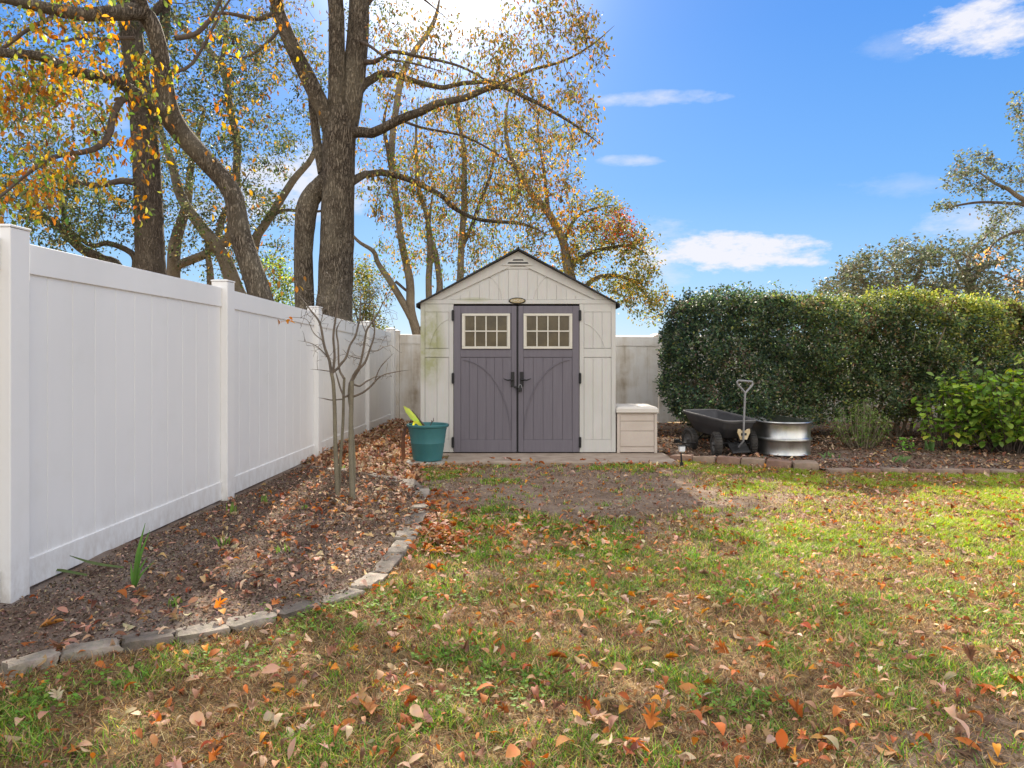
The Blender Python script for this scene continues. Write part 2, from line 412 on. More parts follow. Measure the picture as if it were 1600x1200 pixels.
def make_ground():
    def axis(a0, a1, step, far):
        mid = np.arange(a0, a1+1e-6, step); out = [mid]; 
        gr = np.cumsum(step*1.35**np.arange(1, 32)); gr = gr[gr < far]
        return np.concatenate([(a0-gr)[::-1], mid, a1+gr])
    xs = axis(-5.2, 7.5, .045, 450); ys = axis(1.2, 9.6, .045, 450)
    X, Y = np.meshgrid(xs, ys, indexing='ij'); 
    near = ((np.abs(X-1) < 7) & (Y > 1) & (Y < 10)).astype(float)
    Z = gv(Y)+near*((fbm(X*1.3, Y*1.3)-.5)*.035+(fbm(X*9, Y*9)-.5)*.014+(vnoise(X*22, Y*22)-.5)*.006)
    far = np.clip((np.abs(Y)-60)/300, 0, 1)
    b = bare(X, Y); lawn = fbm(X*1.1+40, Y*1.1+7)
    V = np.stack([X, Y, Z], -1).reshape(-1, 3); nx, ny = X.shape
    i, j = np.meshgrid(np.arange(nx-1), np.arange(ny-1), indexing='ij'); a = (i*ny+j).ravel()
    Fq = np.stack([a, a+ny, a+ny+1, a+1], 1)
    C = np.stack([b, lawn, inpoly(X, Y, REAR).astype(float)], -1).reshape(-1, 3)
    m, nt, out = newmat('lawn_soil')
    at = N(nt, 'ShaderNodeAttribute', attribute_name='Col'); sp = N(nt, 'ShaderNodeSeparateColor'); L(nt, at.outputs['Color'], sp.inputs[0])
    v = coord(nt); n1 = noise_n(nt, v, 3.2, 6, .65); n2 = noise_n(nt, v, 26, 6, .7, .4); n3 = noise_n(nt, v, 120, 4, .7)
    soil = ramp(nt, n1.outputs['Fac'], [(.3, (.15, .105, .075)), (.55, (.25, .185, .138)), (.75, (.36, .285, .22))])
    soil2 = mix(nt, .5, soil.outputs['Color'], n2.outputs['Fac'], 'OVERLAY')
    th = ramp(nt, n2.outputs['Fac'], [(.32, (.045, .03, .018)), (.43, (.14, .09, .046)), (.55, (.30, .20, .10)), (.67, (.50, .37, .21))])
    gr = ramp(nt, n3.outputs['Fac'], [(.35, (.045, .06, .015)), (.6, (.13, .16, .045))])
    gmask = ramp(nt, math_n(nt, 'ADD', n1.outputs['Fac'], math_n(nt, 'MULTIPLY', n2.outputs['Fac'], .5)), [(.76, (0, 0, 0)), (.92, (.55, .55, .55))])
    lawn_c = mix(nt, gmask.outputs['Color'], th.outputs['Color'], gr.outputs['Color'])
    fac = math_n(nt, 'ADD', sp.outputs[0], math_n(nt, 'MULTIPLY', math_n(nt, 'SUBTRACT', n2.outputs['Fac'], .5), 2.4), clamp=True)
    c = mix(nt, ramp(nt, fac, [(.35, (0, 0, 0)), (.65, (1, 1, 1))]).outputs['Color'], lawn_c, soil2)
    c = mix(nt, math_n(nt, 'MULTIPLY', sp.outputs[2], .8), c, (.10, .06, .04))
    c = mix(nt, .3, c, n3.outputs['Fac'], 'OVERLAY')
    p = N(nt, 'ShaderNodeBsdfPrincipled', Roughness=.95); p.inputs['Specular IOR Level'].default_value = .15
    L(nt, c, p.inputs['Base Color'])
    nb = bump(nt, n2.outputs['Fac'], .9, .02); nb = bump(nt, n3.outputs['Fac'], .7, .006, nb); L(nt, nb, p.inputs['Normal'])
    L(nt, p.outputs[0], out.inputs[0])
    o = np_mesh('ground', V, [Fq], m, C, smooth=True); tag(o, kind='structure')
make_ground()
def mulchmat(name, dark, mid, light):
    m, nt, out = newmat(name)
    v = coord(nt); n1 = noise_n(nt, v, 2.4, 5, .6); n2 = noise_n(nt, v, 38, 6, .75, .8); n3 = noise_n(nt, v, 150, 3, .7)
    c = ramp(nt, n2.outputs['Fac'], [(.3, dark), (.5, mid), (.72, light)])
    c2 = mix(nt, ramp(nt, n1.outputs['Fac'], [(.45, (0, 0, 0)), (.65, (.7, .7, .7))]).outputs['Color'], c.outputs['Color'], (.25, .21, .18))
    c3 = mix(nt, .35, c2, n3.outputs['Fac'], 'OVERLAY')
    p = N(nt, 'ShaderNodeBsdfPrincipled', Roughness=.95); p.inputs['Specular IOR Level'].default_value = .15
    L(nt, c3, p.inputs['Base Color']); nb = bump(nt, n2.outputs['Fac'], .8, .012); L(nt, bump(nt, n3.outputs['Fac'], .8, .006, nb), p.inputs['Normal'])
    L(nt, p.outputs[0], out.inputs[0]); return m
def sheet(name, poly, x0, x1, y0, y1, mat, lift=.012, step=.045):
    xs = np.arange(x0, x1, step); ys = np.arange(y0, y1, step); X, Y = np.meshgrid(xs, ys, indexing='ij')
    ins = inpoly(X, Y, poly)
    Z = gv(Y)+(fbm(X*1.3, Y*1.3)-.5)*.035+lift+.022*fbm(X*5+3, Y*5)+.012*vnoise(X*18, Y*18)
    nx, ny = X.shape; i, j = np.meshgrid(np.arange(nx-1), np.arange(ny-1), indexing='ij')
    k = ins[:-1, :-1] & ins[1:, :-1] & ins[:-1, 1:] & ins[1:, 1:]; a = (i*ny+j)[k]
    Fq = np.stack([a, a+ny, a+ny+1, a+1], 1); used, inv = np.unique(Fq, return_inverse=True)
    V = np.stack([X, Y, Z], -1).reshape(-1, 3)[used]
    return tag(np_mesh(name, V, [inv.reshape(Fq.shape)], mat, smooth=True), kind='structure')
sheet('mulch_bed', BED, -4, 0, 1.2, 9, mulchmat('mulch', (.08, .056, .042), (.18, .126, .094), (.32, .235, .175)))
sheet('soil_bed', RBED, 1.2, 9.5, 7.6, 13, mulchmat('bed_soil', (.06, .04, .027), (.15, .10, .07), (.30, .21, .15)), .02, .06)
def gz(x, y):   # real height of the near ground with relief
    return gv(y)+(fbm(x*1.3, y*1.3)-.5)*.035+(fbm(x*9, y*9)-.5)*.014
def bz(x, y): return gv(y)+(fbm(x*1.3, y*1.3)-.5)*.035+.012+.022*fbm(x*5+3, y*5)+.012*vnoise(x*18, y*18)

# ------------------------------------------------------------------ grass, straw, leaves
PADXY = [(-.8, 8.4), (1.95, 8.4), (1.95, 13), (-1.3, 13), (-1.3, 8.3)]
def lawnpts(n, ymin=1.7, ymax=8.75):
    y = np.sqrt(rng.uniform(ymin**2, ymax**2, n)); x = rng.uniform(-.80, .80, n)*y*1.0
    k = ~inpoly(x, y, BED) & ~inpoly(x, y, REAR) & ~inpoly(x, y, RBED) & ~inpoly(x, y, PADXY) & (x > fx(y)+.1)
    return x[k], y[k]
def grass():
    # clumps of blades; patchy, thin over the bare soil
    x, y = lawnpts(76000)
    dn = fbm(x*1.1+40, y*1.1+7); dn2 = fbm(x*4.2+4, y*4.2+11)
    d = np.clip((dn*.5+dn2*.8-.555)*4.2, .09, 1)*(1-np.clip(bare(x, y)*1.15, 0, .97))
    d = np.clip(d*np.where((x > 1.6) & (y > 5), 1.35, 1), 0, 1)
    d = np.maximum(d, .8*((np.hypot((x+.95)/.45, (y-3.95)/.35)) < 1))
    d *= np.where((y > 8.1) & (x < -.2), .3, 1)
    k = rng.random(len(x)) < d; x, y, dd = x[k], y[k], dn2[k]
    nb = 9; n = len(x)*nb
    cx = np.repeat(x, nb)+rng.normal(0, .018, n); cy = np.repeat(y, nb)+rng.normal(0, .018, n)
    h = rng.uniform(.014, .046, n)*np.repeat(.65+.7*dd, nb); w = rng.uniform(.0028, .0052, n)*(1+.06*cy)
    yaw = rng.uniform(0, 2*math.pi, n)
    lean = rng.uniform(.5, 2.8, n)
    Rm = rots(yaw, np.zeros(n), np.zeros(n)); sc = np.stack([w, h*lean, h], 1)
    tone = np.repeat(fbm(x*2.3+90, y*2.3), nb)[:, None]
    c = pal(n, [(.08, .19, .03), (.14, .28, .04), (.25, .37, .05), (.42, .40, .09), (.54, .40, .19)], [2.8, 3.4, 2.6, 1.2, 1.2], .26)
    sunny = np.repeat(np.clip((x-1.2)/1.5, 0, 1)*np.clip((y-3.8)/1.5, 0, 1), nb)[:, None]; c = c*(1-sunny*.5)+np.array([.36, .40, .05])*(sunny*.5)  # sunlit band on the right lawn painted into the blade colours
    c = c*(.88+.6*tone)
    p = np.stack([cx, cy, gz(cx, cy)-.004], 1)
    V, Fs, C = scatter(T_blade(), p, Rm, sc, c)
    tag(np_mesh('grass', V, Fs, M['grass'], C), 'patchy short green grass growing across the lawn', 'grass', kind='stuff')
    # dry straw lying nearly flat
    x, y = lawnpts(170000, 1.7, 8.6); x2, y2 = lawnpts(130000, 1.75, 4.6); x = np.concatenate([x, x2]); y = np.concatenate([y, y2]); k = rng.random(len(x)) < (1-bare(x, y)*.86)*np.clip(fbm(x*3+7, y*3)*2-.2, .2, 1); x, y = x[k], y[k]; n = len(x)
    sc = np.stack([rng.uniform(.0016, .0036, n), rng.uniform(.03, .11, n), rng.uniform(.004, .035, n)], 1)
    c = pal(n, [(.48, .33, .16), (.34, .21, .09), (.20, .12, .06), (.60, .46, .26), (.09, .06, .035)], [3, 3, 2.4, 1.4, 2], .24)
    V, Fs, C = scatter(T_blade(), np.stack([x, y, gz(x, y)+rng.uniform(-.002, .012, n)], 1), rots(rng.uniform(0, 6.3, n), rng.normal(0, .2, n), rng.normal(0, .15, n)), sc, c)
    tag(np_mesh('dry_thatch', V, Fs, M['grass'], C), 'dry tan straw and thatch lying between the lawn grass', 'dry grass', kind='stuff')
    # crumbs: bits of broken leaf, bark and soil
    x, y = lawnpts(120000, 1.7, 8.7); k = rng.random(len(x)) < np.clip(fbm(x*2.4+17, y*2.4+3)*2.4-.55, .15, 1)*(1-.6*bare(x, y)); x, y = x[k], y[k]; n = len(x)
    V, Fs, C = scatter(T_rhomb(.6), np.stack([x, y, gz(x, y)+rng.uniform(0, .010, n)], 1), rots(rng.uniform(0, 6.3, n), rng.normal(0, .45, n), rng.normal(0, .5, n)), (rng.uniform(.006, .022, n)*(.8+.08*y))[:, None]*np.array([1, 1, 2.]),
        pal(n, [(.30, .18, .11), (.42, .28, .18), (.16, .10, .065), (.09, .06, .04), (.36, .14, .05), (.50, .38, .27)], [3, 3, 3, 2, 1, 1.2], .2))
    tag(np_mesh('leaf_crumbs', V, Fs, M['leaf_dry'], C), 'brown leaf crumbs and soil bits spread through the lawn', 'leaf litter', kind='stuff')
    # clover-like weeds
    parts = []
    for cx, cy, r, m_ in [(*G(520, 965), .30, 260), (*G(700, 1030), .12, 60), (*G(390, 1040), .2, 100), (*G(30, 1110), .2, 110), (*G(700, 945), .14, 60), (*G(1180, 935), .2, 100), (*G(780, 1080), .2, 120), (*G(130, 1080), .2, 90), (*G(1150, 1100), .16, 70), (*G(640, 735), .3, 60), (*G(1540, 960), .25, 120), (*G(960, 925), .15, 40)]:
        m_ = int(m_*.55); a = rng.uniform(0, 6.3, m_); q = r*np.sqrt(rng.random(m_)); x = cx+q*np.cos(a)*1.3; y = cy+q*np.sin(a); 
        for t in range(4):
            n = m_; yaw = a*3+t*1.57+rng.normal(0, .3, n)
            parts.append(scatter(T_rhomb(.75), np.stack([x, y, gz(x, y)+rng.uniform(.012, .035, n)], 1), rots(yaw, rng.uniform(-.6, .05, n), rng.normal(0, .2, n)), rng.uniform(.014, .026, n)[:, None]*np.ones(3), pal(n, [(.14, .27, .04), (.22, .34, .06)], [1, 1])))
    V, Fs, C = merge(parts); tag(np_mesh('clover', V, Fs, M['grass'], C), 'bright green clover and low weeds spread in the lawn', 'weeds', kind='stuff')
grass()
DRY = [(.46, .15, .04), (.34, .10, .035), (.44, .25, .14), (.56, .39, .26), (.24, .115, .065), (.60, .25, .035), (.15, .075, .045)]
def litter(x, y, z, smin, smax, wts, tilt=.28, lob=.22, lift=.012, jit=.2):
    n = len(x); c = pal(n, DRY, wts, jit); kind = rng.random(n); parts = []
    T = [T_oval(.42), T_oval(.55), T_lobed(1), T_lobed(2)]
    sel = [kind < (1-lob)*.55, (kind >= (1-lob)*.55) & (kind < 1-lob), (kind >= 1-lob) & (kind < 1-lob/2), kind >= 1-lob/2]
    for t, k in zip(T, sel):
        m_ = int(k.sum())
        if not m_: continue
        s = rng.uniform(smin, smax, m_)[:, None]*np.stack([np.ones(m_), rng.uniform(.75, 1.15, m_), rng.uniform(.4, 3.4, m_)*rng.choice([1, 1, -1], m_)], 1)
        if t is T[2] or t is T[3]: s = s*1.15
        parts.append(scatter(t, np.stack([x[k], y[k], z[k]+lift+rng.uniform(0, .02, m_)], 1), rots(rng.uniform(0, 6.3, m_), rng.normal(0, tilt, m_), rng.normal(0, tilt, m_)), s, c[k]))
    return parts
def leaves():
    x, y = lawnpts(31000, 1.75, 8.6)
    d = .30+.7*fbm(x*2.6+60, y*2.6+2)*(1-.6*bare(x, y)); d = np.where(bare(x, y) > .5, d*.42, d)
    k = rng.random(len(x)) < d*.80; x, y = x[k], y[k]
    parts = litter(x, y, gz(x, y), .018, .060, [3.0, 1.5, 3.8, 3.0, 1.8, 1.2, 1.2], .42, lift=.010)
    # drift of leaves against the inner side of the stone curve and around the bare patch
    a = rng.random(420); px = rng.normal(690, 22, 420); py = rng.uniform(775, 870, 420); q = np.array([G(u, v) for u, v in zip(px, py)])
    parts += litter(q[:, 0], q[:, 1], gz(q[:, 0], q[:, 1]), .04, .08, [3, 2.6, 2, 1, 2, 1, 1], lift=.02)
    q = np.array([G(u, v) for u, v in zip(rng.uniform(600, 1010, 240), rng.normal(835, 18, 240))])
    parts += litter(q[:, 0], q[:, 1], gz(q[:, 0], q[:, 1]), .04, .08, [2.6, 1.6, 2, 1.6, 1, 1, 1], lift=.018)
    q = np.array([G(u, v) for u, v in zip(rng.uniform(690, 1060, 70), rng.normal(728, 3, 70))])
    parts += litter(q[:, 0], q[:, 1], gz(q[:, 0], q[:, 1]), .04, .09, [3, 2, 2, 1, 1, 2, 1], lift=.02)
    # larger leaves close to the camera
    big = [(145, 1180, 0), (290, 1080, 0), (1015, 1150, 2), (440, 1060, 1), (500, 1118, 2), (810, 1180, 1), (868, 1182, 1), (930, 1128, 2), (25, 1150, 0), (1548, 1080, 2), (60, 990, 2), (975, 1165, 2), (580, 1130, 2), (540, 970, 1), (320, 1150, 1), (700, 950, 0), (1300, 1100, 2), (1110, 1055, 1), (1185, 1015, 2), (1130, 1160, 1), (775, 1085, 0), (645, 1090, 0), (945, 850, 1), (1490, 1165, 0), (1060, 1080, 1), (1240, 1180, 1)]
    for u, v, t in big:
        X_, Y_ = G(u, v); xx = np.array([X_]); yy = np.array([Y_]); s = .115 if t == 2 else .082
        T = (T_oval(.40), T_oval(.55), T_lobed(int(u)))[t]
        cc = pal(1, [(.52, .15, .03), (.60, .26, .09), (.58, .36, .22)], [2, 1.5, 1.5], .1)
        parts.append(scatter(T, np.array([[X_, Y_, gz(xx, yy)[0]+.03]]), rots(rng.uniform(0, 6.3, 1), rng.normal(0, .25, 1), rng.normal(0, .3, 1)), np.array([[s, s, s*rng.uniform(.8, 2)]]), cc))
    q = np.array([G(u, v) for u, v in zip(rng.uniform(0, 1600, 150), rng.uniform(930, 1200, 150)) if u > 620 or v > 1060-.16*u+60])
    parts += litter(q[:, 0], q[:, 1], gz(q[:, 0], q[:, 1]), .055, .085, [2.4, .8, 3, 3.4, 2, .4, 1], .5, .35, lift=.016)
    V, Fs, C = merge(parts); tag(np_mesh('fallen_leaves', V, Fs, M['leaf_dry'], C, smooth=True), 'fallen orange and tan leaves scattered on the lawn', 'leaves', kind='stuff')
    # bed
    y = rng.uniform(1.6, 8.2, 9000); x = rng.uniform(-3, -.6, 9000); k = inpoly(x, y, BED) & (x > fx(y)+.12); x, y = x[k], y[k]
    dd = np.hypot((x+1.25)/.9, (y-6.0)/1.3)
    k = rng.random(len(x)) < np.clip(.06+.62*np.exp(-dd**2)+.35*(fbm(x*2, y*2+5)-.45)+.25*(np.abs(x+1.5) < .5)*(y < 5), .05, 1); x, y = x[k], y[k]
    parts = litter(x, y, bz(x, y), .022, .07, [1.6, 1., 3.6, 3.8, 2., .3, 1.4], .4, lift=.006)
    V, Fs, C = merge(parts); tag(np_mesh('bed_leaf_litter', V, Fs, M['leaf_dry'], C, smooth=True), 'curled dry leaves lying on the mulch bed', 'leaves', kind='stuff')
    # mulch chips
    y = np.sqrt(rng.uniform(1.6**2, 8.4**2, 110000)); x = rng.uniform(-3, -.5, 110000); k = inpoly(x, y, BED) & (x > fx(y)+.09); x, y = x[k], y[k]; n = len(x)
    c = pal(n, [(.14, .095, .07), (.23, .16, .12), (.33, .24, .18), (.07, .046, .034), (.50, .37, .26)], [3, 3, 2.2, 2, .8], .22)
    V, Fs, C = scatter(T_rhomb(.45), np.stack([x, y, bz(x, y)+.004], 1), rots(rng.uniform(0, 6.3, n), rng.normal(0, .5, n), rng.normal(0, .7, n)), rng.uniform(.007, .026, n)[:, None]*np.array([1, 1, 2.5]), c)
    tag(np_mesh('mulch_chips', V, Fs, M['leaf_dry'], C), 'dark brown bark mulch chips covering the bed by the white fence', 'mulch', kind='stuff')
    # rear corner and side of the shed
    y = rng.uniform(7.2, 13, 11000); x = rng.uniform(-2.6, -.9, 11000); k = inpoly(x, y, REAR); x, y = x[k], y[k]
    h = .05*np.exp(-((x-fx(y))/.25)**2)+.03*np.clip((y-11)/2, 0, 1)
    parts = litter(x, y, gz(x, y)+h*rng.random(len(x)), .035, .085, [.3, .3, 3.4, 5.5, 2.4, .2, 1.6], .5, .1)
    V, Fs, C = merge(parts); tag(np_mesh('corner_leaf_litter', V, Fs, M['leaf_dry'], C, smooth=True), 'thick brown leaf litter filling the fence corner left of the shed', 'leaves', kind='stuff')
    # right bed
    y = rng.uniform(7.75, 12.8, 12000); x = rng.uniform(1.4, 9, 12000); k = inpoly(x, y, RBED); x, y = x[k], y[k]
    k = rng.random(len(x)) < np.where(y < 8.5, .75, .45)*(.3+1.*fbm(x*1.7, y*2.4)); x, y = x[k], y[k]
    parts = litter(x, y, bz(x, y), .025, .07, [.8, .9, 3, 3, 2.4, .3, 2.2], .4, .1, lift=.012)
    n = 16000; y = rng.uniform(7.8, 11.5, n); x = rng.uniform(1.9, 8.5, n); k = inpoly(x, y, RBED); x, y = x[k], y[k]; n = len(x)
    parts.append(scatter(T_rhomb(.3), np.stack([x, y, bz(x, y)+.014], 1), rots(rng.uniform(0, 6.3, n), rng.normal(0, .4, n), rng.normal(0, .6, n)), rng.uniform(.02, .06, n)[:, None]*np.array([1, 1, 2.]), pal(n, [(.08, .05, .035), (.2, .13, .09), (.4, .28, .18)], [3, 3, 1.3])))
    V, Fs, C = merge(parts); tag(np_mesh('hedge_leaf_litter', V, Fs, M['leaf_dry'], C, smooth=True), 'leaf litter and bark bits on the soil in front of the hedge', 'leaves', kind='stuff')
leaves()

# ------------------------------------------------------------------ edging stones and blocks
ORD = ['first', 'second', 'third', 'fourth', 'fifth', 'sixth', 'seventh', 'eighth', 'ninth', 'tenth', 'eleventh', 'twelfth', 'thirteenth', 'fourteenth', 'fifteenth', 'sixteenth', 'seventeenth', 'eighteenth', 'nineteenth', 'twentieth', 'twenty-first', 'twenty-second', 'twenty-third', 'twenty-fourth', 'twenty-fifth', 'twenty-sixth']
def rock(name, x, y, z, l, w, h, rz, mat, seed, rough=.16, label=None, group=None, cat='edging stone'):
    bm = bmesh.new(); bmesh.ops.create_cube(bm, size=1)
    bmesh.ops.subdivide_edges(bm, edges=bm.edges, cuts=4, use_grid_fill=True)
    for v in bm.verts:
        p = v.co.copy(); e = max(abs(p.x), abs(p.y), abs(p.z))
        rd = Vector((p.x, p.y, p.z)); q = rd*(1-.055*((abs(p.x)*2)**6+(abs(p.y)*2)**6+(abs(p.z)*2)**6-1)*.9)
        nz = mn.noise_vector(Vector((p.x*2.2*l/.2, p.y*2.2, p.z*1.6))+Vector((seed*3.1, seed*1.7, 0)))*rough*.5+mn.noise_vector(Vector((p.x*7*l/.2, p.y*7, p.z*6+seed)))*rough*.16
        q = q+nz; v.co = Vector((q.x*l, q.y*w, q.z*h))
    me = bpy.data.meshes.new(name); bm.to_mesh(me); bm.free()
    for p in me.polygons: p.use_smooth = True
    me.materials.append(mat); me.set_sharp_from_angle(angle=R(32))
    o = link(bpy.data.objects.new(name, me)); o.location = (x, y, z); o.rotation_euler = (rng.normal(0, .04), rng.normal(0, .04), rz)
    return tag(o, label, cat, group)
desc = ['long grey', 'weathered grey', 'rounded tan-grey', 'broad pale', 'thick pale grey', 'long narrow', 'pinkish grey', 'flat grey', 'pale lichened', 'pale wide', 'chipped grey', 'small flat', 'small dark', 'squared grey', 'small tan', 'flat corner', 'sandy flat', 'thin grey', 'low grey', 'half-buried', 'leaf-edged', 'thin buried']
for i in range(1, len(SP)-1):
    (x0, y0), (x1, y1) = SP[i], SP[i+1]; l = math.hypot(x1-x0, y1-y0); cx, cy = (x0+x1)/2, (y0+y1)/2
    w = .115 if i < 9 else .13; near = cy < 4.4
    h = .068 if near else .058
    n_parts = 2 if l > .62 else 1
    for k in range(n_parts):
        t = (k+.5)/n_parts; X_, Y_ = x0+(x1-x0)*t, y0+(y1-y0)*t
        ds = ('dark grey' if i % 3 == 0 else 'pale grey')+(' long' if l > .36 else ' short' if l < .2 else ' middling')
        lab = f"{ds} border stone, {ORD[i-1]} along the curved bed edging from the left frame edge" if n_parts == 1 else f"{ds} border stone, {'nearer' if k == 0 else 'farther'} of the {ORD[i-1]} pair along the curved bed edging"
        rock('edging_stone', X_, Y_, g(X_, Y_)+.010, l/n_parts*.96, w*rng.uniform(.9, 1.25), h*rng.uniform(.85, 1.1), math.atan2(y1-y0, x1-x0)+rng.normal(0, .05), M['stone'] if i % 3 else M['stone_d'], i*2.3+k, .24, lab, 'stones edging the curved mulch bed')
(x0, y0), (x1, y1) = (1.93, 8.72), (3.40, 7.96)
rd = ['leftmost, beside the concrete pad', 'second from the pad, under the wagon wheels', 'third from the pad', 'fourth from the pad, below the wagon handle', 'fifth from the pad, in front of the metal tank', 'rightmost of the raised row, a tan cube-like block']
for i in range(6):
    t = (i+.5)/6; X_, Y_ = x0+(x1-x0)*t, y0+(y1-y0)*t+.02*(i % 2)
    rock('edging_block', X_, Y_+.05, g(X_, Y_)+.035-(.02 if i < 2 else 0), .268, .19, .115, math.atan2(y1-y0, x1-x0)+rng.normal(0, .04)+(.25 if i == 5 else 0), M['brick_l'] if i in (1, 3, 5) else M['brick'], 30+i, .05, f"raised reddish edging block, {rd[i]}", 'raised blocks edging the hedge bed', 'edging block')
for i in range(14):
    X_ = 3.56+i*.285; Y_ = 7.86-.012*i
    rock('low_edging_block', X_, Y_, g(X_, Y_)+.008+.004*(i % 3), .272, .13, .085, rng.normal(-.03, .03), M['brick'] if i % 2 else M['brick_l'], 50+i, .05, f"low reddish block flush with the soil, {ORD[i]} to the right of the raised block row" , 'low blocks edging the lawn at right', 'edging block')

# ------------------------------------------------------------------ fences
def fence(name, p0, p1s, tops, label, mat, drop=.0, boards=.222):
    """straight runs between consecutive post positions; tops = rail height at each post"""
    root = empty(name, (p1s[0][0], p1s[0][1], 0), 0, label, 'fence')
    ox, oy = p1s[0]
    for i, (x, y) in enumerate(p1s):
        b = MB(); a = .072; zt = tops[i]+.055; zb = g(x, y)-.15
        if i+1 < len(p1s): dx, dy = p1s[i+1][0]-x, p1s[i+1][1]-y
        L_ = math.hypot(dx, dy); ang = math.atan2(dy, dx)
        ca, sa = math.cos(ang), math.sin(ang)
        rot = lambda u, v: (x-ox+u*ca-v*sa, y-oy+u*sa+v*ca)
        b.loft([[(*rot(u, v), z) for u, v in ((-a*k, -a*k), (a*k, -a*k), (a*k, a*k), (-a*k, a*k))] for z, k in ((zb, 1), (zt, 1))])
        b.build('post', mat, root, .006)
        c = MB(); c.loft([[(*rot(u, v), z) for u, v in ((-a*k, -a*k), (a*k, -a*k), (a*k, a*k), (-a*k, a*k))] for z, k in ((zt+.001, 1.07), (zt+.014, 1.07), (zt+.024, .45), (zt+.025, .2))])
        c.build('post_cap', mat, root, .004)
        if i+1 < len(p1s):
            z0, z1 = tops[i], tops[i+1]; bz0 = g(x, y)+.035; bz1 = g(*p1s[i+1])+.035
            u0, u1 = a+.002, L_-a-.002
            def bar(mb, ua, ub, v0, v1, lo, hi):
                V = []
                for u in (ua, ub):
                    t = u/L_; za, zc = lo(t), hi(t)
                    V += [(*rot(u, v0), za), (*rot(u, v1), za), (*rot(u, v1), zc), (*rot(u, v0), zc)]
                mb.add(V, [(0, 1, 2, 3), (7, 6, 5, 4), (0, 4, 5, 1), (1, 5, 6, 2), (2, 6, 7, 3), (3, 7, 4, 0)])
            top = lambda t: z0+(z1-z0)*t; bot = lambda t: bz0+(bz1-bz0)*t
            m1 = MB(); bar(m1, u0, u1, -.024, .024, lambda t: top(t)-.165, top); m1.build('top_rail', mat, root, .004)
            m2 = MB(); bar(m2, u0, u1, -.024, .024, bot, lambda t: bot(t)+.155); m2.build('bottom_rail', mat, root, .004)
            m3 = MB(); nb = round((u1-u0)/boards); w = (u1-u0)/nb
            for k in range(nb): bar(m3, u0+k*w+.0015, u0+(k+1)*w-.0015, -.011, .011, lambda t: bot(t)+.15, lambda t: top(t)-.16)
            bar(m3, u0, u1, -.005, .005, lambda t: bot(t)+.15, lambda t: top(t)-.16)
            m3.build('board_panel', mat, root, .003)
    return root
zs = [1.35, 3.83, 6.34, 8.78, 11.2, 12.92]
fence('side_fence', None, [(fx(z), z) for z in zs], [1.84, 1.828, 1.812, 1.757, 1.70, 1.662], 'long clean white vinyl privacy fence running along the left side', M['vinyl'])
bx = [-2.10, .34, 2.72, 5.15, 7.6, 10.05]
fence('back_fence', None, [(x, 13.06) for x in bx], [1.63, 1.60, 1.585, 1.585, 1.58, 1.58], 'stained weathered vinyl fence across the back, behind shed and hedge', M['vinyl_dirty'], boards=.2)

# ------------------------------------------------------------------ concrete pad, paver
b = MB(); b.prismz([(-1.32, 9.04), (-.78, 9.04), (-.78, 8.40), (1.93, 8.40), (1.93, 12.3), (-1.32, 12.3)], -.16, 0); o = b.build('concrete_pad', M['concrete'], None, .012); tag(o, kind='structure')
o = rock('paver', -1.02, 8.58, -.045, .50, .46, .08, .05, M['paver'], 90, .03, 'square pale concrete paver underneath the teal flower pot', None, 'paver')

# ------------------------------------------------------------------ shed
YF = 9.16
def X(px): return (px-800)/F*YF
def Zh(py): return CH-(py-HOR)/F*YF
shed = empty('garden_shed', (0, YF, 0), 0, 'white resin garden shed with grey double doors and pitched dark roof', 'shed')
xl, xr = X(657), X(962); xc = X(809.5); ze = Zh(475); za = Zh(392); dl, dr = X(709), X(905); dt = Zh(478)
dep = 3.0
# walls (local y = 0 is the front plane)
b = MB(); b.box(xl, dl-.004, .02, .09, .012, ze); b.box(dr+.004, xr, .02, .09, .012, ze)
b.prism([(xl, ze+.0005), (xr, ze+.0005), (xc, za)], .02, .09)
b.build('front_wall', M['shed'], shed, .004)
b = MB(); b.box(xl, xl+.06, .092, dep, .012, ze-.02); b.build('side_wall', M['shed'], shed)
b = MB(); b.box(xr-.06, xr, .092, dep, .012, ze-.02); b.build('side_wall', M['shed'], shed)
b = MB(); b.prism([(xl, .012), (xr, .012), (xr, ze), (xc, za), (xl, ze)], dep+.002, dep+.06); b.build('rear_wall', M['shed'], shed)
def planks(mb, x0, x1, z0, z1fn, pitch, y0, y1):
    n = max(1, round((x1-x0)/pitch)); w = (x1-x0)/n
    for k in range(n):
        a, c = x0+k*w+.0013, x0+(k+1)*w-.0013; z1a, z1c = z1fn(a), z1fn(c)
        if isinstance(z0, (int, float)): za_, zc_ = z0, z0
        if z1a <= z0+.005 and z1c <= z0+.005: continue
        z1a = max(z1a, z0+.002); z1c = max(z1c, z0+.002)
        mb.prism([(a, z0), (c, z0), (c, z1c), (a, z1a)], y0, y1)
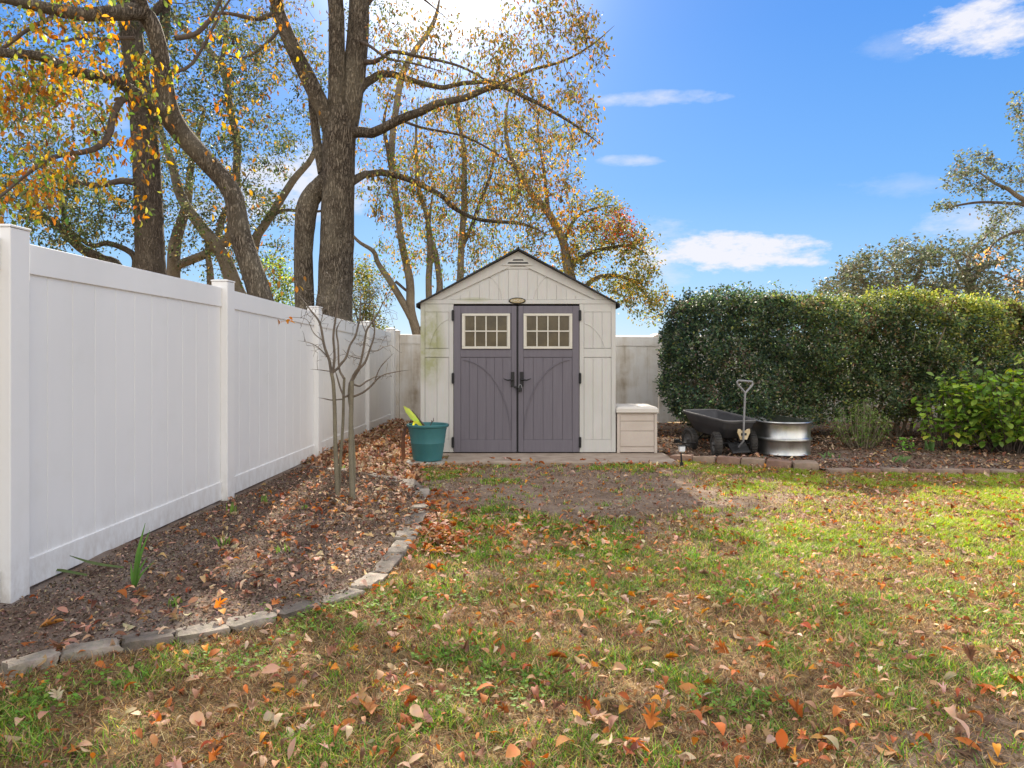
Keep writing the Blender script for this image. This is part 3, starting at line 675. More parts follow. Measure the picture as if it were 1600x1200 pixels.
# side panels left and right of the doors: frame boards, planks, arc ribs
for (a, c) in ((xl, dl-.004), (dr+.004, xr)):
    b = MB(); st = .055
    b.box(a, a+st, 0, .0195, .012, ze-.001); b.box(c-st, c, 0, .0195, .012, ze-.001)
    for (z0, z1) in ((.012, .17), (Zh(558), Zh(545)), (ze-.10, ze-.001)): b.box(a+st+.001, c-st-.001, .001, .0195, z0, z1)
    planks(b, a+st+.002, c-st-.002, .172, lambda x: Zh(559), .13, .005, .0195)
    planks(b, a+st+.002, c-st-.002, Zh(544), lambda x: ze-.102, .13, .005, .0195)
    b.build('corner_panel', M['shed'], shed, .0025)
def arc(mb, cx, cz, rx, rz, a0, a1, y0=-.001, w=.012, n=22, y1=.012):
    pts = [(cx+rx*math.cos(R(a0+(a1-a0)*i/n)), cz+rz*math.sin(R(a0+(a1-a0)*i/n))) for i in range(n+1)]
    loops = []
    for i, (x, z) in enumerate(pts):
        p, q = pts[max(0, i-1)], pts[min(n, i+1)]; dx, dz = q[0]-p[0], q[1]-p[1]; l = math.hypot(dx, dz); nx, nz = -dz/l*w/2, dx/l*w/2
        loops.append([(x-nx, y1, z-nz), (x-nx*.5, y0, z-nz*.5), (x+nx*.5, y0, z+nz*.5), (x+nx, y1, z+nz)])
    mb.loft(loops)
for q in ((dl-.02, Zh(560), .30, .50, 178, 100), (dr-.02, Zh(560), .36, .46, 0, 78)):
    b = MB(); arc(b, *q); b.build('arch_rib', M['shed'], shed)
# gable
slope = (za-ze)/(xc-xl)
def gt(x, off): return za-off-abs(x-xc)*slope
b = MB()
b.box(xl, xr, -.004, .0195, ze+.002, ze+.055)                                   # lintel board across the front
for s, xe in ((-1, xl), (1, xr)):
    b.prism([(xe, ze+.0565), (xe-s*.0, ze+.056), (xe-s*.20, ze+.0565), (xc, gt(xc, .145)), (xc, gt(xc, .012)), (xe-s*.012, gt(xe-s*.012, .012)+.056*0)][::1] if False else
            [(xe-s*.075, ze+.0565), (xe-s*.26, ze+.0565), (xc+s*.0005, gt(xc, .155)), (xc+s*.0005, gt(xc, .004))], -.003, .0195)
b.build('gable_trim', M['shed'], shed, .003)
b = MB(); planks(b, xl+.26, xr-.26, ze+.0575, lambda x: min(gt(x, .165), Zh(421)), .12, .004, .0195); b.box(xc-.36, xc+.36, .002, .0195, Zh(420), Zh(417)-.0); b.build('gable_boards', M['shed'], shed, .0025)
for q in ((xc-.62, Zh(472), .42, .42, 0, 84), (xc+.62, Zh(472), .42, .42, 180, 96)):
    b = MB(); arc(b, *q); b.build('arch_rib', M['shed'], shed)
# vent
vx0, vx1, vz0, vz1 = X(783), X(832), Zh(415), Zh(400)
v = MB(); v.prism([(vx0, vz0), (vx1, vz0), (xc, vz1)], -.016, -.0035); vo = v.build('gable_vent', M['shed'], shed, .003)
v = MB()
for k, (z0, h) in enumerate(((vz0+.022, .020), (vz0+.060, .018))):
    hw = (vz1-z0-.018)/(vz1-vz0)*(vx1-vx0)/2
    v.prism([(xc-hw, z0), (xc+hw, z0), (xc+hw-.012, z0+h), (xc-hw+.012, z0+h)], -.018, -.0155)
v.build('vent_slot', M['black'], vo)
# oval name plate with lettering
b = MB(); c = (X(808), 0, Zh(470))
def ell(rx, rz, y): return [(c[0]+rx*math.cos(2*math.pi*i/36), y, c[2]+rz*math.sin(2*math.pi*i/36)) for i in range(36)]
b.loft([ell(.108, .040, -.005), ell(.108, .040, -.014), ell(.100, .034, -.018), ell(.096, .031, -.015)]); po = b.build('name_plate', M['black'], shed, smooth=True)
b = MB(); b.loft([ell(.094, .029, -.0155), ell(.090, .026, -.019)]); b.build('plate_face', M['gold'], po)
tx = bpy.data.curves.new('plate_lettering', 'FONT'); tx.body = 'SUNCAST'; tx.size = .036; tx.extrude = .001; tx.align_x = 'CENTER'; tx.align_y = 'CENTER'
to = bpy.data.objects.new('tmp_text', tx); COL.objects.link(to)
dg = bpy.context.evaluated_depsgraph_get(); me = bpy.data.meshes.new_from_object(to.evaluated_get(dg)); bpy.data.objects.remove(to)
me.materials.clear(); me.materials.append(M['shed_trim']); to = link(bpy.data.objects.new('plate_lettering', me), po)
to.rotation_euler = (R(90), 0, 0); to.location = (c[0], -.0205, c[2])
# roof
for s in (-1, 1):
    xe = xl-.035 if s < 0 else xr+.035
    b = MB(); zE = gt(xe, 0); t = .020
    xo = xc
    b.prism([(xo, za+.006), (xo, za+.006+t*1.25), (xe+s*.012, zE+t*.9), (xe+s*.012, zE-.03), (xe, zE-.03), (xe, zE+.006)], -.075, dep+.14)
    ro = b.build('roof', M['roof'], shed, .004)
b = MB(); b.prism([(xc-.06, za+.036-.04*slope*0-.03), (xc, za+.062), (xc+.06, za+.006), (xc, za+.058-.008)], -.078, dep+.143) if False else b.tube([(xc, -.077, za+.026), (xc, dep+.14, za+.026)], .014, 8); b.build('roof_ridge', M['roof'], shed)
# doors
def door(x0, x1, side):
    z0, z1 = .014, dt; bd = MB(); bd.box(x0, x1, .004, .05, z0, z1)
    o = bd.build('door', M['shed_door'], shed, .004)
    w = x1-x0; t = MB(); fy0, fy1 = -.012, .0035
    st = .085; zr1, zr2 = Zh(571), Zh(547)-.0; zb = .17
    wx0, wx1 = (X(722), X(797)) if side < 0 else (X(818), X(894)); wz0, wz1 = Zh(545), Zh(490)
    if side < 0: t.box(x0, x0+st, fy0, fy1, z0, z1); t.box(x1-st*.75, x1, fy0, fy1, z0, z1); a, c = x0+st, x1-st*.75
    else: t.box(x1-st, x1, fy0, fy1, z0, z1); t.box(x0, x0+st*.75, fy0, fy1, z0, z1); a, c = x0+st*.75, x1-st
    t.box(a+.001, c-.001, fy0+.001, fy1, z0, zb); t.box(a+.001, c-.001, fy0+.001, fy1, Zh(558), Zh(547)); t.box(a+.001, c-.001, fy0+.001, fy1, wz1+.002, z1)
    t.build('door_rails', M['shed_door'], o, .003)
    pb = MB(); planks(pb, a+.002, c-.002, zb+.001, lambda x: Zh(559), .115, -.007, .0035); pb.build('door_boards', M['shed_door'], o, .003)
    ab = MB()
    cz = zb+.01; Rr = Zh(562)-cz
    if side < 0: arc(ab, x0+.08, cz, c-.085-x0, Rr, 2, 86, -.019, .016)
    else: arc(ab, x1-.08, cz, x1-.085-a-.0, Rr, 178, 94, -.019, .016)
    ab.build('door_arch', M['shed_door'], o)
    # window
    f = MB(); fw = .030; y0, y1 = -.026, -.0125
    f.box(wx0, wx1, y0, .0035, wz0, wz0+fw); f.box(wx0, wx1, y0, .0035, wz1-fw, wz1)
    f.box(wx0, wx0+fw, y0, .0035, wz0+fw+.0005, wz1-fw-.0005); f.box(wx1-fw, wx1, y0, .0035, wz0+fw+.0005, wz1-fw-.0005)
    f.build('window_frame', M['shed_trim'], o, .003)
    mu = MB(); ix0, ix1, iz0, iz1 = wx0+fw+.0005, wx1-fw-.0005, wz0+fw+.0005, wz1-fw-.0005
    for k in range(1, 4): xm = ix0+(ix1-ix0)*k/4; mu.box(xm-.008, xm+.008, -.018, .001, iz0, iz1)
    zm = (iz0+iz1)/2; mu.box(ix0, ix1, -.0195, .001, zm-.008, zm+.008); 
    mu.box(ix0, ix0+.01, -.017, .001, iz0, iz1); mu.box(ix1-.01, ix1, -.017, .001, iz0, iz1)
    mu.build('window_bars', M['shed_trim'], o, .002)
    p = MB(); p.box(ix0, ix1, -.008, .002, iz0, iz1); p.build('window_pane', M['pane'], o)
    # hinges
    hx = x0-.012 if side < 0 else x1+.012
    for py in (493, 591, 691):
        h = MB(); zc = Zh(py); h.box(hx-.017, hx+.017, -.02, -.0035 if True else 0, zc-.062, zc+.062); h.tube([(hx, -.024, zc-.07), (hx, -.024, zc+.07)], .009, 8)
        h.build('hinge', M['black'], o, .002)
    # handle: back plate and curved lever
    px0 = X(801) if side < 0 else X(815)
    h = MB(); h.box(px0-.022, px0+.022, -.026, -.0125, Zh(604), Zh(581))
    s = -1 if side < 0 else 1
    zc = Zh(593)
    h.tube([(px0, -.02, zc), (px0, -.055, zc), (px0+s*.03, -.065, zc-.002), (px0+s*.06, -.065, zc-.008), (px0+s*.085, -.065, zc+.001), (px0+s*.115, -.062, zc+.012)], [.013, .012, .011, .009, .008, .005], 8)
    h.build('handle', M['black'], o, .002)
    return o
door(dl+.003, X(807), -1); door(X(810), dr-.003, 1)
b = MB(); b.box(X(807)+.002, X(810)-.002, .01, .04, .02, dt-.005); b.box(dl-.003, dr+.003, .052, .085, .014, dt+.0); b.build('door_frame', M['black'], shed)
# padlock and hasp between the handles
lk = empty('padlock', (X(812), YF-.045, Zh(606)), 0, 'small black padlock and hasp hanging between the shed door handles', 'padlock')
b = MB(); b.box(-.075, .02, .0, .012, .0, .022); b.build('hasp', M['black'], lk, .002)
b = MB(); b.box(-.022, .028, -.02, .012, -.045, .006); b.build('lock_body', M['black'], lk, .006)
b = MB(); b.tube([(-.012, -.005, .0), (-.012, -.006, .03), (-.002, -.006, .044), (.012, -.006, .044), (.022, -.006, .03), (.022, -.005, .0)], .005, 8); b.build('shackle', M['steel'], lk)

# ------------------------------------------------------------------ deck box
bxr = empty('deck_box', (1.585, YF, 0), 0, 'beige resin deck box with slatted front beside the shed', 'deck box')
hw = .255; H = Zh(645); 
b = MB(); b.box(-hw+.012, hw-.012, .014, .62, .012, H-.002); b.build('body', M['box'], bxr, .006)
for s in (-1, 1):
    b = MB(); b.box(-hw if s < 0 else hw-.038, -hw+.038 if s < 0 else hw, -.004, .06, .0, H-.004)
    b.build('corner_post', M['box'], bxr, .006)
b = MB()
for z0, z1 in ((.085, .275), (.282, .40), (.407, H-.03)): b.prism([(-hw+.041, z0), (hw-.041, z0), (hw-.041, z1), (-hw+.041, z1)], .002, .0135)
b.build('front_panel', M['box'], bxr, .004)
b = MB(); n = 12; pts = [(-hw+.041, .012)]+[(-hw+.041+(2*hw-.082)*i/n, .04+.022*math.sin(math.pi*i/n)) for i in range(n+1)]+[(hw-.041, .012)]
b.prism([(x, z) for x, z in pts][::-1], -.001, .0135); b.build('kick_panel', M['box'], bxr, .003)
b = MB(); b.loft([[(x*(hw+.012+k), yc+(y*(.33+k)), z) for x, y in ((-1, -1), (1, -1), (1, 1), (-1, 1))] for yc, z, k in ((.305, H, 0), (.305, H+.055, 0), (.305, H+.075, -.03), (.305, H+.082, -.09))])
b.build('lid', M['boxlid'], bxr, .01, 3)
b = MB(); b.box(-hw-.016, hw+.016, -.034, -.026, H+.004, H+.022); b.build('lid_lip', M['boxlid'], bxr, .003)

# ------------------------------------------------------------------ flower pot and plant
pot = empty('flower_pot', (-1.0, 8.58, .0), 0, 'large round teal plastic flower pot on a concrete paver', 'flower pot')
b = MB(); b.lathe([(.168, .0), (.172, .012), (.20, .20), (.203, .205), (.2015, .215), (.222, .36), (.226, .368), (.226, .385), (.243, .39), (.249, .398), (.249, .418), (.243, .424), (.226, .42), (.222, .38), (.215, .33)], 48); b.build('pot_wall', M['pot'], pot, smooth=True)
b = MB(); b.lathe([(.0, .345), (.1, .352), (.214, .345)], 32, cap=False); b.build('soil', M['potsoil'], pot, smooth=True)
pl = empty('potted_plant', (-1.03, 8.58, .345), 0, 'torn yellow-green banana-like leaf and stub growing from the teal pot', 'plant')
def strap(name, pts, ws, fold, col, parent, mat='leaf_gloss', n=14, notch=0):
    """folded strap leaf along pts"""
    pp, ww = catmull(pts, ws, n//(len(pts)-1)+2); t = np.gradient(pp, axis=0); t /= np.linalg.norm(t, axis=1)[:, None]
    side = np.cross(t, np.array([.1, -.7, .6])); side /= np.linalg.norm(side, axis=1)[:, None]+1e-9; nrm = np.cross(side, t)
    if notch: ww = ww*(1-notch*rng.random(len(ww)))
    V = np.concatenate([pp+side*ww[:, None]+nrm*fold*ww[:, None], pp, pp-side*ww[:, None]+nrm*fold*ww[:, None]]); m = len(pp)
    i = np.arange(m-1); Fq = np.concatenate([np.stack([i, i+1, i+1+m, i+m], 1), np.stack([i+m, i+m+1, i+1+2*m, i+2*m], 1)])
    tt = np.tile(np.linspace(0, 1, m), 3)[:, None]; C = np.array(col[0])*(1-tt)+np.array(col[1])*tt
    return np_mesh(name, V, [Fq], M[mat], C, parent, smooth=True)
strap('leaf', [(.0, 0, 0), (-.07, 0, .08), (-.14, -.01, .15), (-.21, -.02, .235), (-.25, -.03, .29)], [.010, .028, .044, .036, .006], .35, ((.18, .30, .06), (.50, .55, .12)), pl, notch=.25)
strap('leaf', [(-.01, .0, 0), (-.06, -.03, .07), (-.11, -.05, .10), (-.14, -.06, .06)], [.008, .022, .024, .008], .2, ((.45, .50, .05), (.65, .62, .06)), pl, notch=.3)
b = MB(); b.tube([(.0, 0, -.03), (.01, 0, .03), (-.07, .005, .13), (-.16, .01, .24)], [.014, .011, .008, .004], 8); b.tube([(.03, 0, -.03), (.05, 0, .03), (.075, 0, .09), (.08, 0, .12)], [.008, .006, .005, .007], 6); b.tube([(.075, 0, .09), (.10, 0, .115), (.098, 0, .15)], [.004, .006, .003], 6)
b.build('stem', M['twig'], pl, smooth=True)
strap('withered_leaf', [(-.20, -.12, .06), (-.235, -.17, -.08), (-.23, -.19, -.25), (-.215, -.2, -.36)], [.015, .03, .034, .012], .5, ((.06, .03, .022), (.14, .06, .03)), pl, 'leaf_dry', notch=.4)

# ------------------------------------------------------------------ wagon
ax = Vector((.327, -.945, 0)); yawW = math.atan2(ax.y, ax.x)
wg = empty('garden_wagon', (2.645, 9.2, bz(np.array([2.645]), np.array([9.2]))[0]), yawW, 'black poly dump wagon with four tyres parked by the hedge', 'garden cart')
def rr(l0, l1, w, r, z, n=6, w1=None):
    """rounded rectangle loop, x from l0 to l1, half widths w (rear) w1 (front)"""
    w1 = w if w1 is None else w1; pts = []
    for cx, cy, a0 in ((l1-r, w1-r, 0), (l0+r, w-r, 90), (l0+r, -w+r, 180), (l1-r, -w1+r, 270)):
        for k in range(n+1):
            a = R(a0+90*k/n); pts.append((cx+r*math.cos(a), cy+r*math.sin(a)))
    return [(x, y, z-.075*(x)*1.0) for x, y in pts]
b = MB(); zb, zt = .235, .475
b.loft([rr(-.30, .30, .17, .06, zb, w1=.15), rr(-.33, .33, .185, .07, zb+.02, w1=.165), rr(-.41, .41, .222, .08, zb+.12, w1=.20), rr(-.415, .415, .228, .08, zb+.125, w1=.206), rr(-.47, .45, .25, .09, zt-.03, w1=.225),
        rr(-.49, .47, .265, .10, zt-.028, w1=.24), rr(-.492, .472, .267, .10, zt-.004, w1=.242), rr(-.485, .465, .26, .10, zt, w1=.235), rr(-.455, .435, .235, .09, zt-.012, w1=.21), rr(-.39, .39, .205, .08, zb+.12, w1=.185), rr(-.31, .31, .16, .06, zb+.03, w1=.14)])
b.build('tub', M['tub'], wg, smooth=True)
b = MB(); lp = rr(-.488, .468, .263, .10, zt-.002, w1=.238); b.tube(lp+[lp[0]], .011, 8); b.build('tub_rim', M['rim_highlight'], wg, smooth=True)
def wheel(x, y, steer=0, r=.148, cut=.045):
    w = empty('tmp', (0, 0, 0)); bpy.data.objects.remove(w)
    t = MB(); t.lathe([(r-.06, -cut*.8), (r-.02, -cut), (r-.004, -cut*.7), (r, -cut*.25), (r, cut*.25), (r-.004, cut*.7), (r-.02, cut), (r-.06, cut*.8), (r-.062, 0), (r-.06, -cut*.8)], 36, 'y', cap=False)
    for k in range(26):
        a = 2*math.pi*k/26; ca, sa = math.cos(a), math.sin(a)
        for s in (-1, 1):
            q = [((r-.003)*math.cos(a+d), s*yy, (r-.003)*math.sin(a+d)) for d, yy in ((0, .003), (.09, .003), (.14, .034), (.05, .034))]
            q2 = [((r+.005)*math.cos(a+d), s*yy, (r+.005)*math.sin(a+d)) for d, yy in ((.01, .005), (.08, .005), (.13, .032), (.06, .032))]
            t.loft([q, q2])
    o = t.build('wheel', M['rubber'], wg, smooth=True)
    h = MB(); h.lathe([(.0, -.02), (r-.075, -.018), (r-.061, -.032), (r-.058, -.03), (r-.058, .03), (r-.061, .032), (r-.075, .018), (.0, .02)], 28, 'y', cap=False)
    h.lathe([(.022, -.055), (.022, .055)], 14, 'y')
    h.build('rim', M['rimdark'], o, smooth=True)
    o.location = (x, y, r); o.rotation_euler = (0, 0, steer); return o
for x, y, s in ((-.29, .255, 0), (-.29, -.255, 0), (.29, .255, -.35), (.29, -.255, -.35)): wheel(x, y, s)
b = MB(); b.tube([(-.29, -.22, .155), (-.29, .22, .155)], .010, 8); b.tube([(.29, -.22, .155), (.29, .22, .155)], .010, 8)
b.tube([(-.29, -.12, .16), (-.2, -.10, .225), (.2, -.10, .225), (.30, -.06, .16)], .011, 8); b.tube([(-.29, .12, .16), (-.2, .10, .225), (.2, .10, .225), (.30, .06, .16)], .011, 8)
b.tube([(.1, 0, .21), (.4, 0, .17)], .012, 8); b.build('chassis', M['black'], wg, smooth=True)
b = MB(); b.loft([[(.33+k, -.13, z), (.35+k, -.13, z), (.35+k, .13, z), (.33+k, .13, z)] for k, z in ((0, .16), (.03, .12), (.09, .07), (.10, .05))]); b.build('steering_plate', M['black'], wg, .004)
b = MB(); b.prism([(-.0, 0)]*3, 0, 0) if False else None
b = MB(); hxx = .475; V = [(-.085, .345), (-.09, .30), (-.05, .215), (.045, .215), (.09, .30), (.085, .345), (.045, .34), (.03, .325), (-.035, .325), (-.05, .345)]
b.loft([[(hxx+.0, y, z) for y, z in V], [(hxx+.012, y, z) for y, z in V]]); b.build('front_bracket', M['plate'], wg, .002)
b = MB(); b.box(hxx+.0125, hxx+.016, -.045, .035, .265, .295); b.build('bracket_slot', M['black'], wg)
b = MB(); hx = .50; oy = -.02
b.tube([(hx-.09, oy, .12), (hx, oy, .20), (hx+.015, oy, .5), (hx+.02, oy+.012, .80)], [.011, .012, .012, .013], 10)
lo = [(hx+.02, oy+.012, .78), (hx+.02, oy-.03, .825), (hx+.02, oy-.095, .885), (hx+.02, oy-.105, .915), (hx+.02, oy-.085, .932), (hx+.02, oy+.0, .926), (hx+.02, oy+.105, .917), (hx+.02, oy+.12, .90), (hx+.02, oy+.11, .87), (hx+.02, oy+.055, .82), (hx+.02, oy+.012, .78)]
b.tube(lo, .0125, 10)
b.build('pull_handle', M['steel'], wg, smooth=True)
b = MB(); b.tube([(-.10, -.28, .12), (-.28, -.36, .105), (-.34, -.40, .13)], .010, 8); b.box(-.375, -.325, -.44, -.37, .10, .15); b.build('dump_lever', M['black'], wg, .003)

# ------------------------------------------------------------------ stock tank
tk = empty('stock_tank', (3.33, 9.32, .02), R(97.5), 'oval galvanized metal stock tank standing right of the black wagon', 'water tank')
def stad(l, w, z, n=20):
    r = w; pts = []
    for cx, a0 in ((l-r, -90), (-(l-r), 90)):
        for k in range(n+1):
            a = R(a0+180*k/n); pts.append((cx+r*math.cos(a), r*math.sin(a), z))
    return pts
l, w = .66, .315; prof = [(-.012, 0), (.0, .012), (-.006, .022), (-.012, .04), (-.006, .16), (.0, .172), (.012, .182), (.014, .192), (.012, .202), (-.001, .212), (-.008, .222), (-.006, .37), (.0, .385), (.014, .392), (.018, .402), (.012, .412), (-.002, .412), (-.010, .40), (-.012, .3), (-.016, .06), (-.03, .04)]
b = MB(); b.loft([stad(l+d, w+d, z) for d, z in prof], True, True); b.build('tank_wall', M['galv'], tk, smooth=True)

# ------------------------------------------------------------------ solar stake light
sx, sy = G(1065, 729)
sl = empty('solar_light', (sx, sy, g(sx, sy)), 0, 'small black solar stake light with white lens by the pad corner', 'garden light')
b = MB(); b.tube([(0, 0, -.04), (0, 0, .06), (-.008, 0, .16)], [.008, .012, .009], 8); b.box(-.02, .02, -.008, .008, .0, .05); b.build('stake', M['black'], sl, .002)
b = MB(); b.loft([[(x*k, y*k-.01, z) for x, y in ((-.03, -.03), (.03, -.03), (.03, .03), (-.03, .03))] for k, z in ((.55, .165), (1, .178), (1.1, .235))]); b.build('lens', M['white'], sl, .003)
b = MB(); b.box(-.045, .036, -.045, .03, .236, .246); b.build('cap', M['black'], sl, .003)
#@@PART2@@
# ------------------------------------------------------------------ trees
GREEN_OAK = [(.04, .06, .03), (.07, .09, .04), (.11, .12, .055), (.18, .16, .07), (.26, .15, .05)]
AUT = [(.42, .19, .04), (.48, .30, .06), (.34, .13, .04), (.27, .28, .06), (.13, .19, .045), (.20, .12, .055)]
class Tree:
    def __init__(s, name, label, cat='tree', group=None, base=None, bk='bark_m', Z=12):
        s.root = empty(name, base, 0, label, cat, group); s.base = Vector(base); s.bk = bk; s.Z = Z
        s.nodes = []; s.rad = []; s.trunk = Wood(); s.tw = Wood(); s.parts = []; s.force = False
    def limb(s, pts, dz=None, trunk=False, sides=None, sub=5, lump=None, spread=.25):
        """pts: (px, py, width_px[, Z])"""
        W, Rr = [], []; z0 = s.Z; 
        for i, p in enumerate(pts):
            Z = p[3] if len(p) > 3 else s.Z+(dz*i/(len(pts)-1) if dz else 0)
            W.append(P(p[0], p[1], Z)); Rr.append(p[2]/2*Z/F)
        pp, rr_ = catmull(W, Rr, sub)
        big = max(Rr) > .07 or s.force
        n = sides or (18 if max(Rr) > .2 else 12 if big else 8)
        k = np.arange(len(pp)); 
        if not trunk or not big: pp = pp+np.stack([np.interp(k, k[::3], rng.normal(0, .25, len(k[::3]))) for _ in range(3)], 1)*np.minimum(rr_, .06)[:, None]*.8
        if max(Rr) < .2 and not s.force: rr_ = rr_.copy(); rr_[-5:] *= np.array([.92, .78, .6, .42, .22])
        (s.trunk if big else s.tw).tube(pp-np.array(s.base), rr_, n, .05 if big else .03)
        for p, r in zip(pp, rr_): s.nodes.append(p); s.rad.append(r)
        return s
    def fill(s, blobs, leafn, size, cols, wts, T=None, droop=.5, cl=.16, twr=1., up=.12, jit=.2, maxlen=3.0):
        """blobs: (px,py,rx_px,ry_px,Z,dz,n). Twigs grow to random points in the blob from the nearest wood; leaves sit along them"""
        T = T or T_rhomb(.5); nodes = np.zeros((len(s.nodes)+40000, 3)); m = len(s.nodes); nodes[:m] = np.array(s.nodes); rad = list(s.rad)
        A = []
        for bl in blobs:
            px, py, rx, ry, Z, dz, n = bl[:7]
            for _ in range(n):
                a = random.uniform(0, 6.283); q = random.random()**.5; zz = Z+random.uniform(-dz, dz)
                A.append(np.array(P(px+rx*q*math.cos(a), py+ry*q*math.sin(a), zz)))
        random.shuffle(A); A.sort(key=lambda a: random.random()); LP, LD = [], []
        for a in A:
            d = nodes[:m]-a; dd = np.einsum('ij,ij->i', d, d); k = int(dd.argmin()); L_ = math.sqrt(dd[k])
            if L_ > maxlen*2.2: continue
            if L_ < .04: continue
            st = nodes[k].copy(); nseg = max(3, int(L_/.22)+2); t = np.linspace(0, 1, nseg+1)[:, None]
            wob = np.cumsum(rng.normal(0, 1, (nseg+1, 3)), 0); wob -= wob[0]; wob = wob-t*wob[-1]
            pts = st+(a-st)*t+wob*.035*min(L_, 1.2)*1.0+np.array([0, 0, 1.])*(np.sin(t*math.pi)*up*L_*random.uniform(-.3, 1))
            r0 = min(max(.0035+.0085*L_, .004)*twr, max(rad[k]*.75, .0035)); rr_ = np.linspace(r0, max(.0022*twr, r0*.22), nseg+1)
            s.tw.tube(pts-np.array(s.base), rr_, 5 if r0 > .012 else 4 if r0 > .007 else 3)
            nodes[m:m+nseg] = pts[1:]; m += nseg; rad += list(rr_[1:])
            nl = max(1, int(leafn*random.uniform(.4, 1.6))); tt = 1-np.abs(rng.normal(0, .33, nl)); tt = np.clip(tt, .1, 1)*nseg
            i0 = np.minimum(tt.astype(int), nseg-1); f = (tt-i0)[:, None]; LP.append(pts[i0]*(1-f)+pts[i0+1]*f+rng.normal(0, cl*.42, (nl, 3)))
        s.nodes = list(nodes[:m]); s.rad = rad
        if LP:
            p = np.concatenate(LP); n = len(p); tone = fbm(p[:, 0]*1.2+p[:, 1]*.7+200, p[:, 2]*1.2+50)
            c = pal(n, cols, wts, jit)*(.7+.6*tone)[:, None]
            Rm = rots(rng.uniform(0, 6.3, n), rng.normal(droop, .55, n), rng.normal(0, .8, n)); sz = rng.uniform(size*.65, size*1.25, n)[:, None]*np.array([1, 1, 1.2])
            s.parts.append(scatter(T, p-np.array(s.base), Rm, sz, c))
        return s
    def done(s, leafmat_='leaf_thin', tn='trunk', smooth=False):
        s.trunk.build(tn, M[s.bk], s.root) if s.trunk.V else None
        if s.tw.V: s.tw.build('branches', M['twig'] if s.trunk.V else M[s.bk], s.root)
        if s.parts:
            V, Fs, C = merge(s.parts); np_mesh('crown', V, Fs, M[leafmat_], C, s.root, smooth)
def base(px, Z): return ((px-800)/F*Z, Z, g(0, Z))
def gp(px, Z): return (px, HOR+(CH-g(0, Z))*F/Z+4)

# dark straight oak at left
Z = 13.; bx_, by_ = gp(240, Z)
t = Tree('oak_tree', 'thick straight dark trunk rising behind the left fence panel, top out of frame', base=base(240, Z), bk='bark_d', Z=Z)
t.limb([(bx_, by_, 56), (240, 480, 46), (235, 400, 43), (231, 300, 41), (223, 187, 38), (208, 80, 33), (200, 0, 32), (196, -90, 28), (205, -190, 20), (190, -290, 12)], trunk=True)
t.limb([(228, 250, 18), (246, 150, 17), (257, 60, 16), (259, 0, 15), (265, -90, 11), (290, -180, 7)], dz=1)
t.limb([(230, 290, 12), (190, 282, 10), (150, 290, 8), (90, 275, 5), (30, 240, 3)], dz=-.6)
t.limb([(200, 0, 14), (120, -60, 10), (30, -90, 6)], dz=-1)
t.limb([(206, 60, 14), (300, -40, 10), (390, -90, 6)], dz=1)
t.fill([(90, 60, 160, 110, 13, 1.4, 170), (60, 220, 130, 110, 13, 1.2, 200), (230, -120, 260, 130, 13, 2, 90), (310, 130, 90, 130, 13.5, 1.2, 150), (120, 330, 110, 60, 13, 1., 80)], 21, .078, GREEN_OAK, [3, 4, 3, 1.2, .2], cl=.21)
t.done()
# grey multi-limbed live oaks behind
Z = 15.5
t = Tree('live_oak', 'grey forking oak with spreading low limbs between the straight trunk and the main trunk', base=base(385, Z), bk='bark_g', Z=Z)
bx_, by_ = gp(385, Z)
t.limb([(bx_, by_, 34), (382, 500, 30), (367, 450, 25), (346, 396, 21), (308, 346, 17), (283, 308, 15), (267, 250, 12), (250, 200, 9), (238, 120, 6)], trunk=True)
t.limb([(340, 392, 15), (362, 354, 15), (371, 250, 12), (362, 180, 11), (346, 104, 10), (308, 62, 9), (275, 33, 8), (230, -30, 5)])
t.limb([(385, 440, 18), (400, 375, 14), (417, 346, 13), (458, 283, 11), (492, 233, 8), (500, 150, 5)])
t.limb([(346, 104, 8), (352, 40, 6), (330, -40, 4)])
t.limb([(362, 300, 7), (330, 270, 6), (300, 230, 5), (262, 222, 3)])
t.limb([(410, 352, 8), (440, 330, 6), (500, 330, 4), (560, 300, 3)])
t.fill([(330, 250, 120, 150, 15.5, 1.5, 330), (430, 150, 90, 130, 15.5, 1.4, 230), (390, 350, 90, 70, 15.5, 1, 110), (300, 30, 170, 90, 15.5, 2, 220), (330, -140, 240, 100, 15, 2, 70), (590, 60, 70, 90, 16, 1, 60)], 19, .078, GREEN_OAK, [3, 4, 3, 1.5, .5], cl=.20)
t.done()
Z = 17.
t = Tree('live_oak', 'pale grey low-forked oak seen just right of the straight dark trunk', base=base(270, Z), bk='bark_g', Z=Z)
bx_, by_ = gp(272, Z)
t.limb([(bx_, by_, 30), (271, 433, 20), (275, 375, 18), (292, 317, 14), (300, 250, 9), (320, 170, 5)], trunk=True)
t.limb([(272, 425, 16), (283, 412, 14), (333, 388, 13), (352, 330, 9), (390, 270, 5)])
t.limb([(330, 450, 12), (325, 400, 9), (322, 350, 6)])
t.fill([(280, 300, 90, 100, 17, 1.2, 110), (330, 400, 60, 40, 17, .8, 40)], 14, .085, GREEN_OAK, [3, 4, 3, 1, .5], cl=.21)
t.done()
Z = 14.
t = Tree('live_oak', 'low sprawling limbs rising above the nearest fence panel at far left', base=base(215, Z), bk='bark_m', Z=Z)
bx_, by_ = gp(200, Z)
t.limb([(bx_, by_, 24), (190, 440, 19), (158, 404, 15), (125, 387, 14), (83, 346, 11), (50, 330, 7), (0, 300, 4)], trunk=True)
t.limb([(210, 440, 12), (208, 400, 10), (170, 381, 8), (137, 381, 7), (80, 330, 4)])
t.limb([(125, 387, 9), (100, 340, 7), (90, 280, 5), (60, 240, 3)])
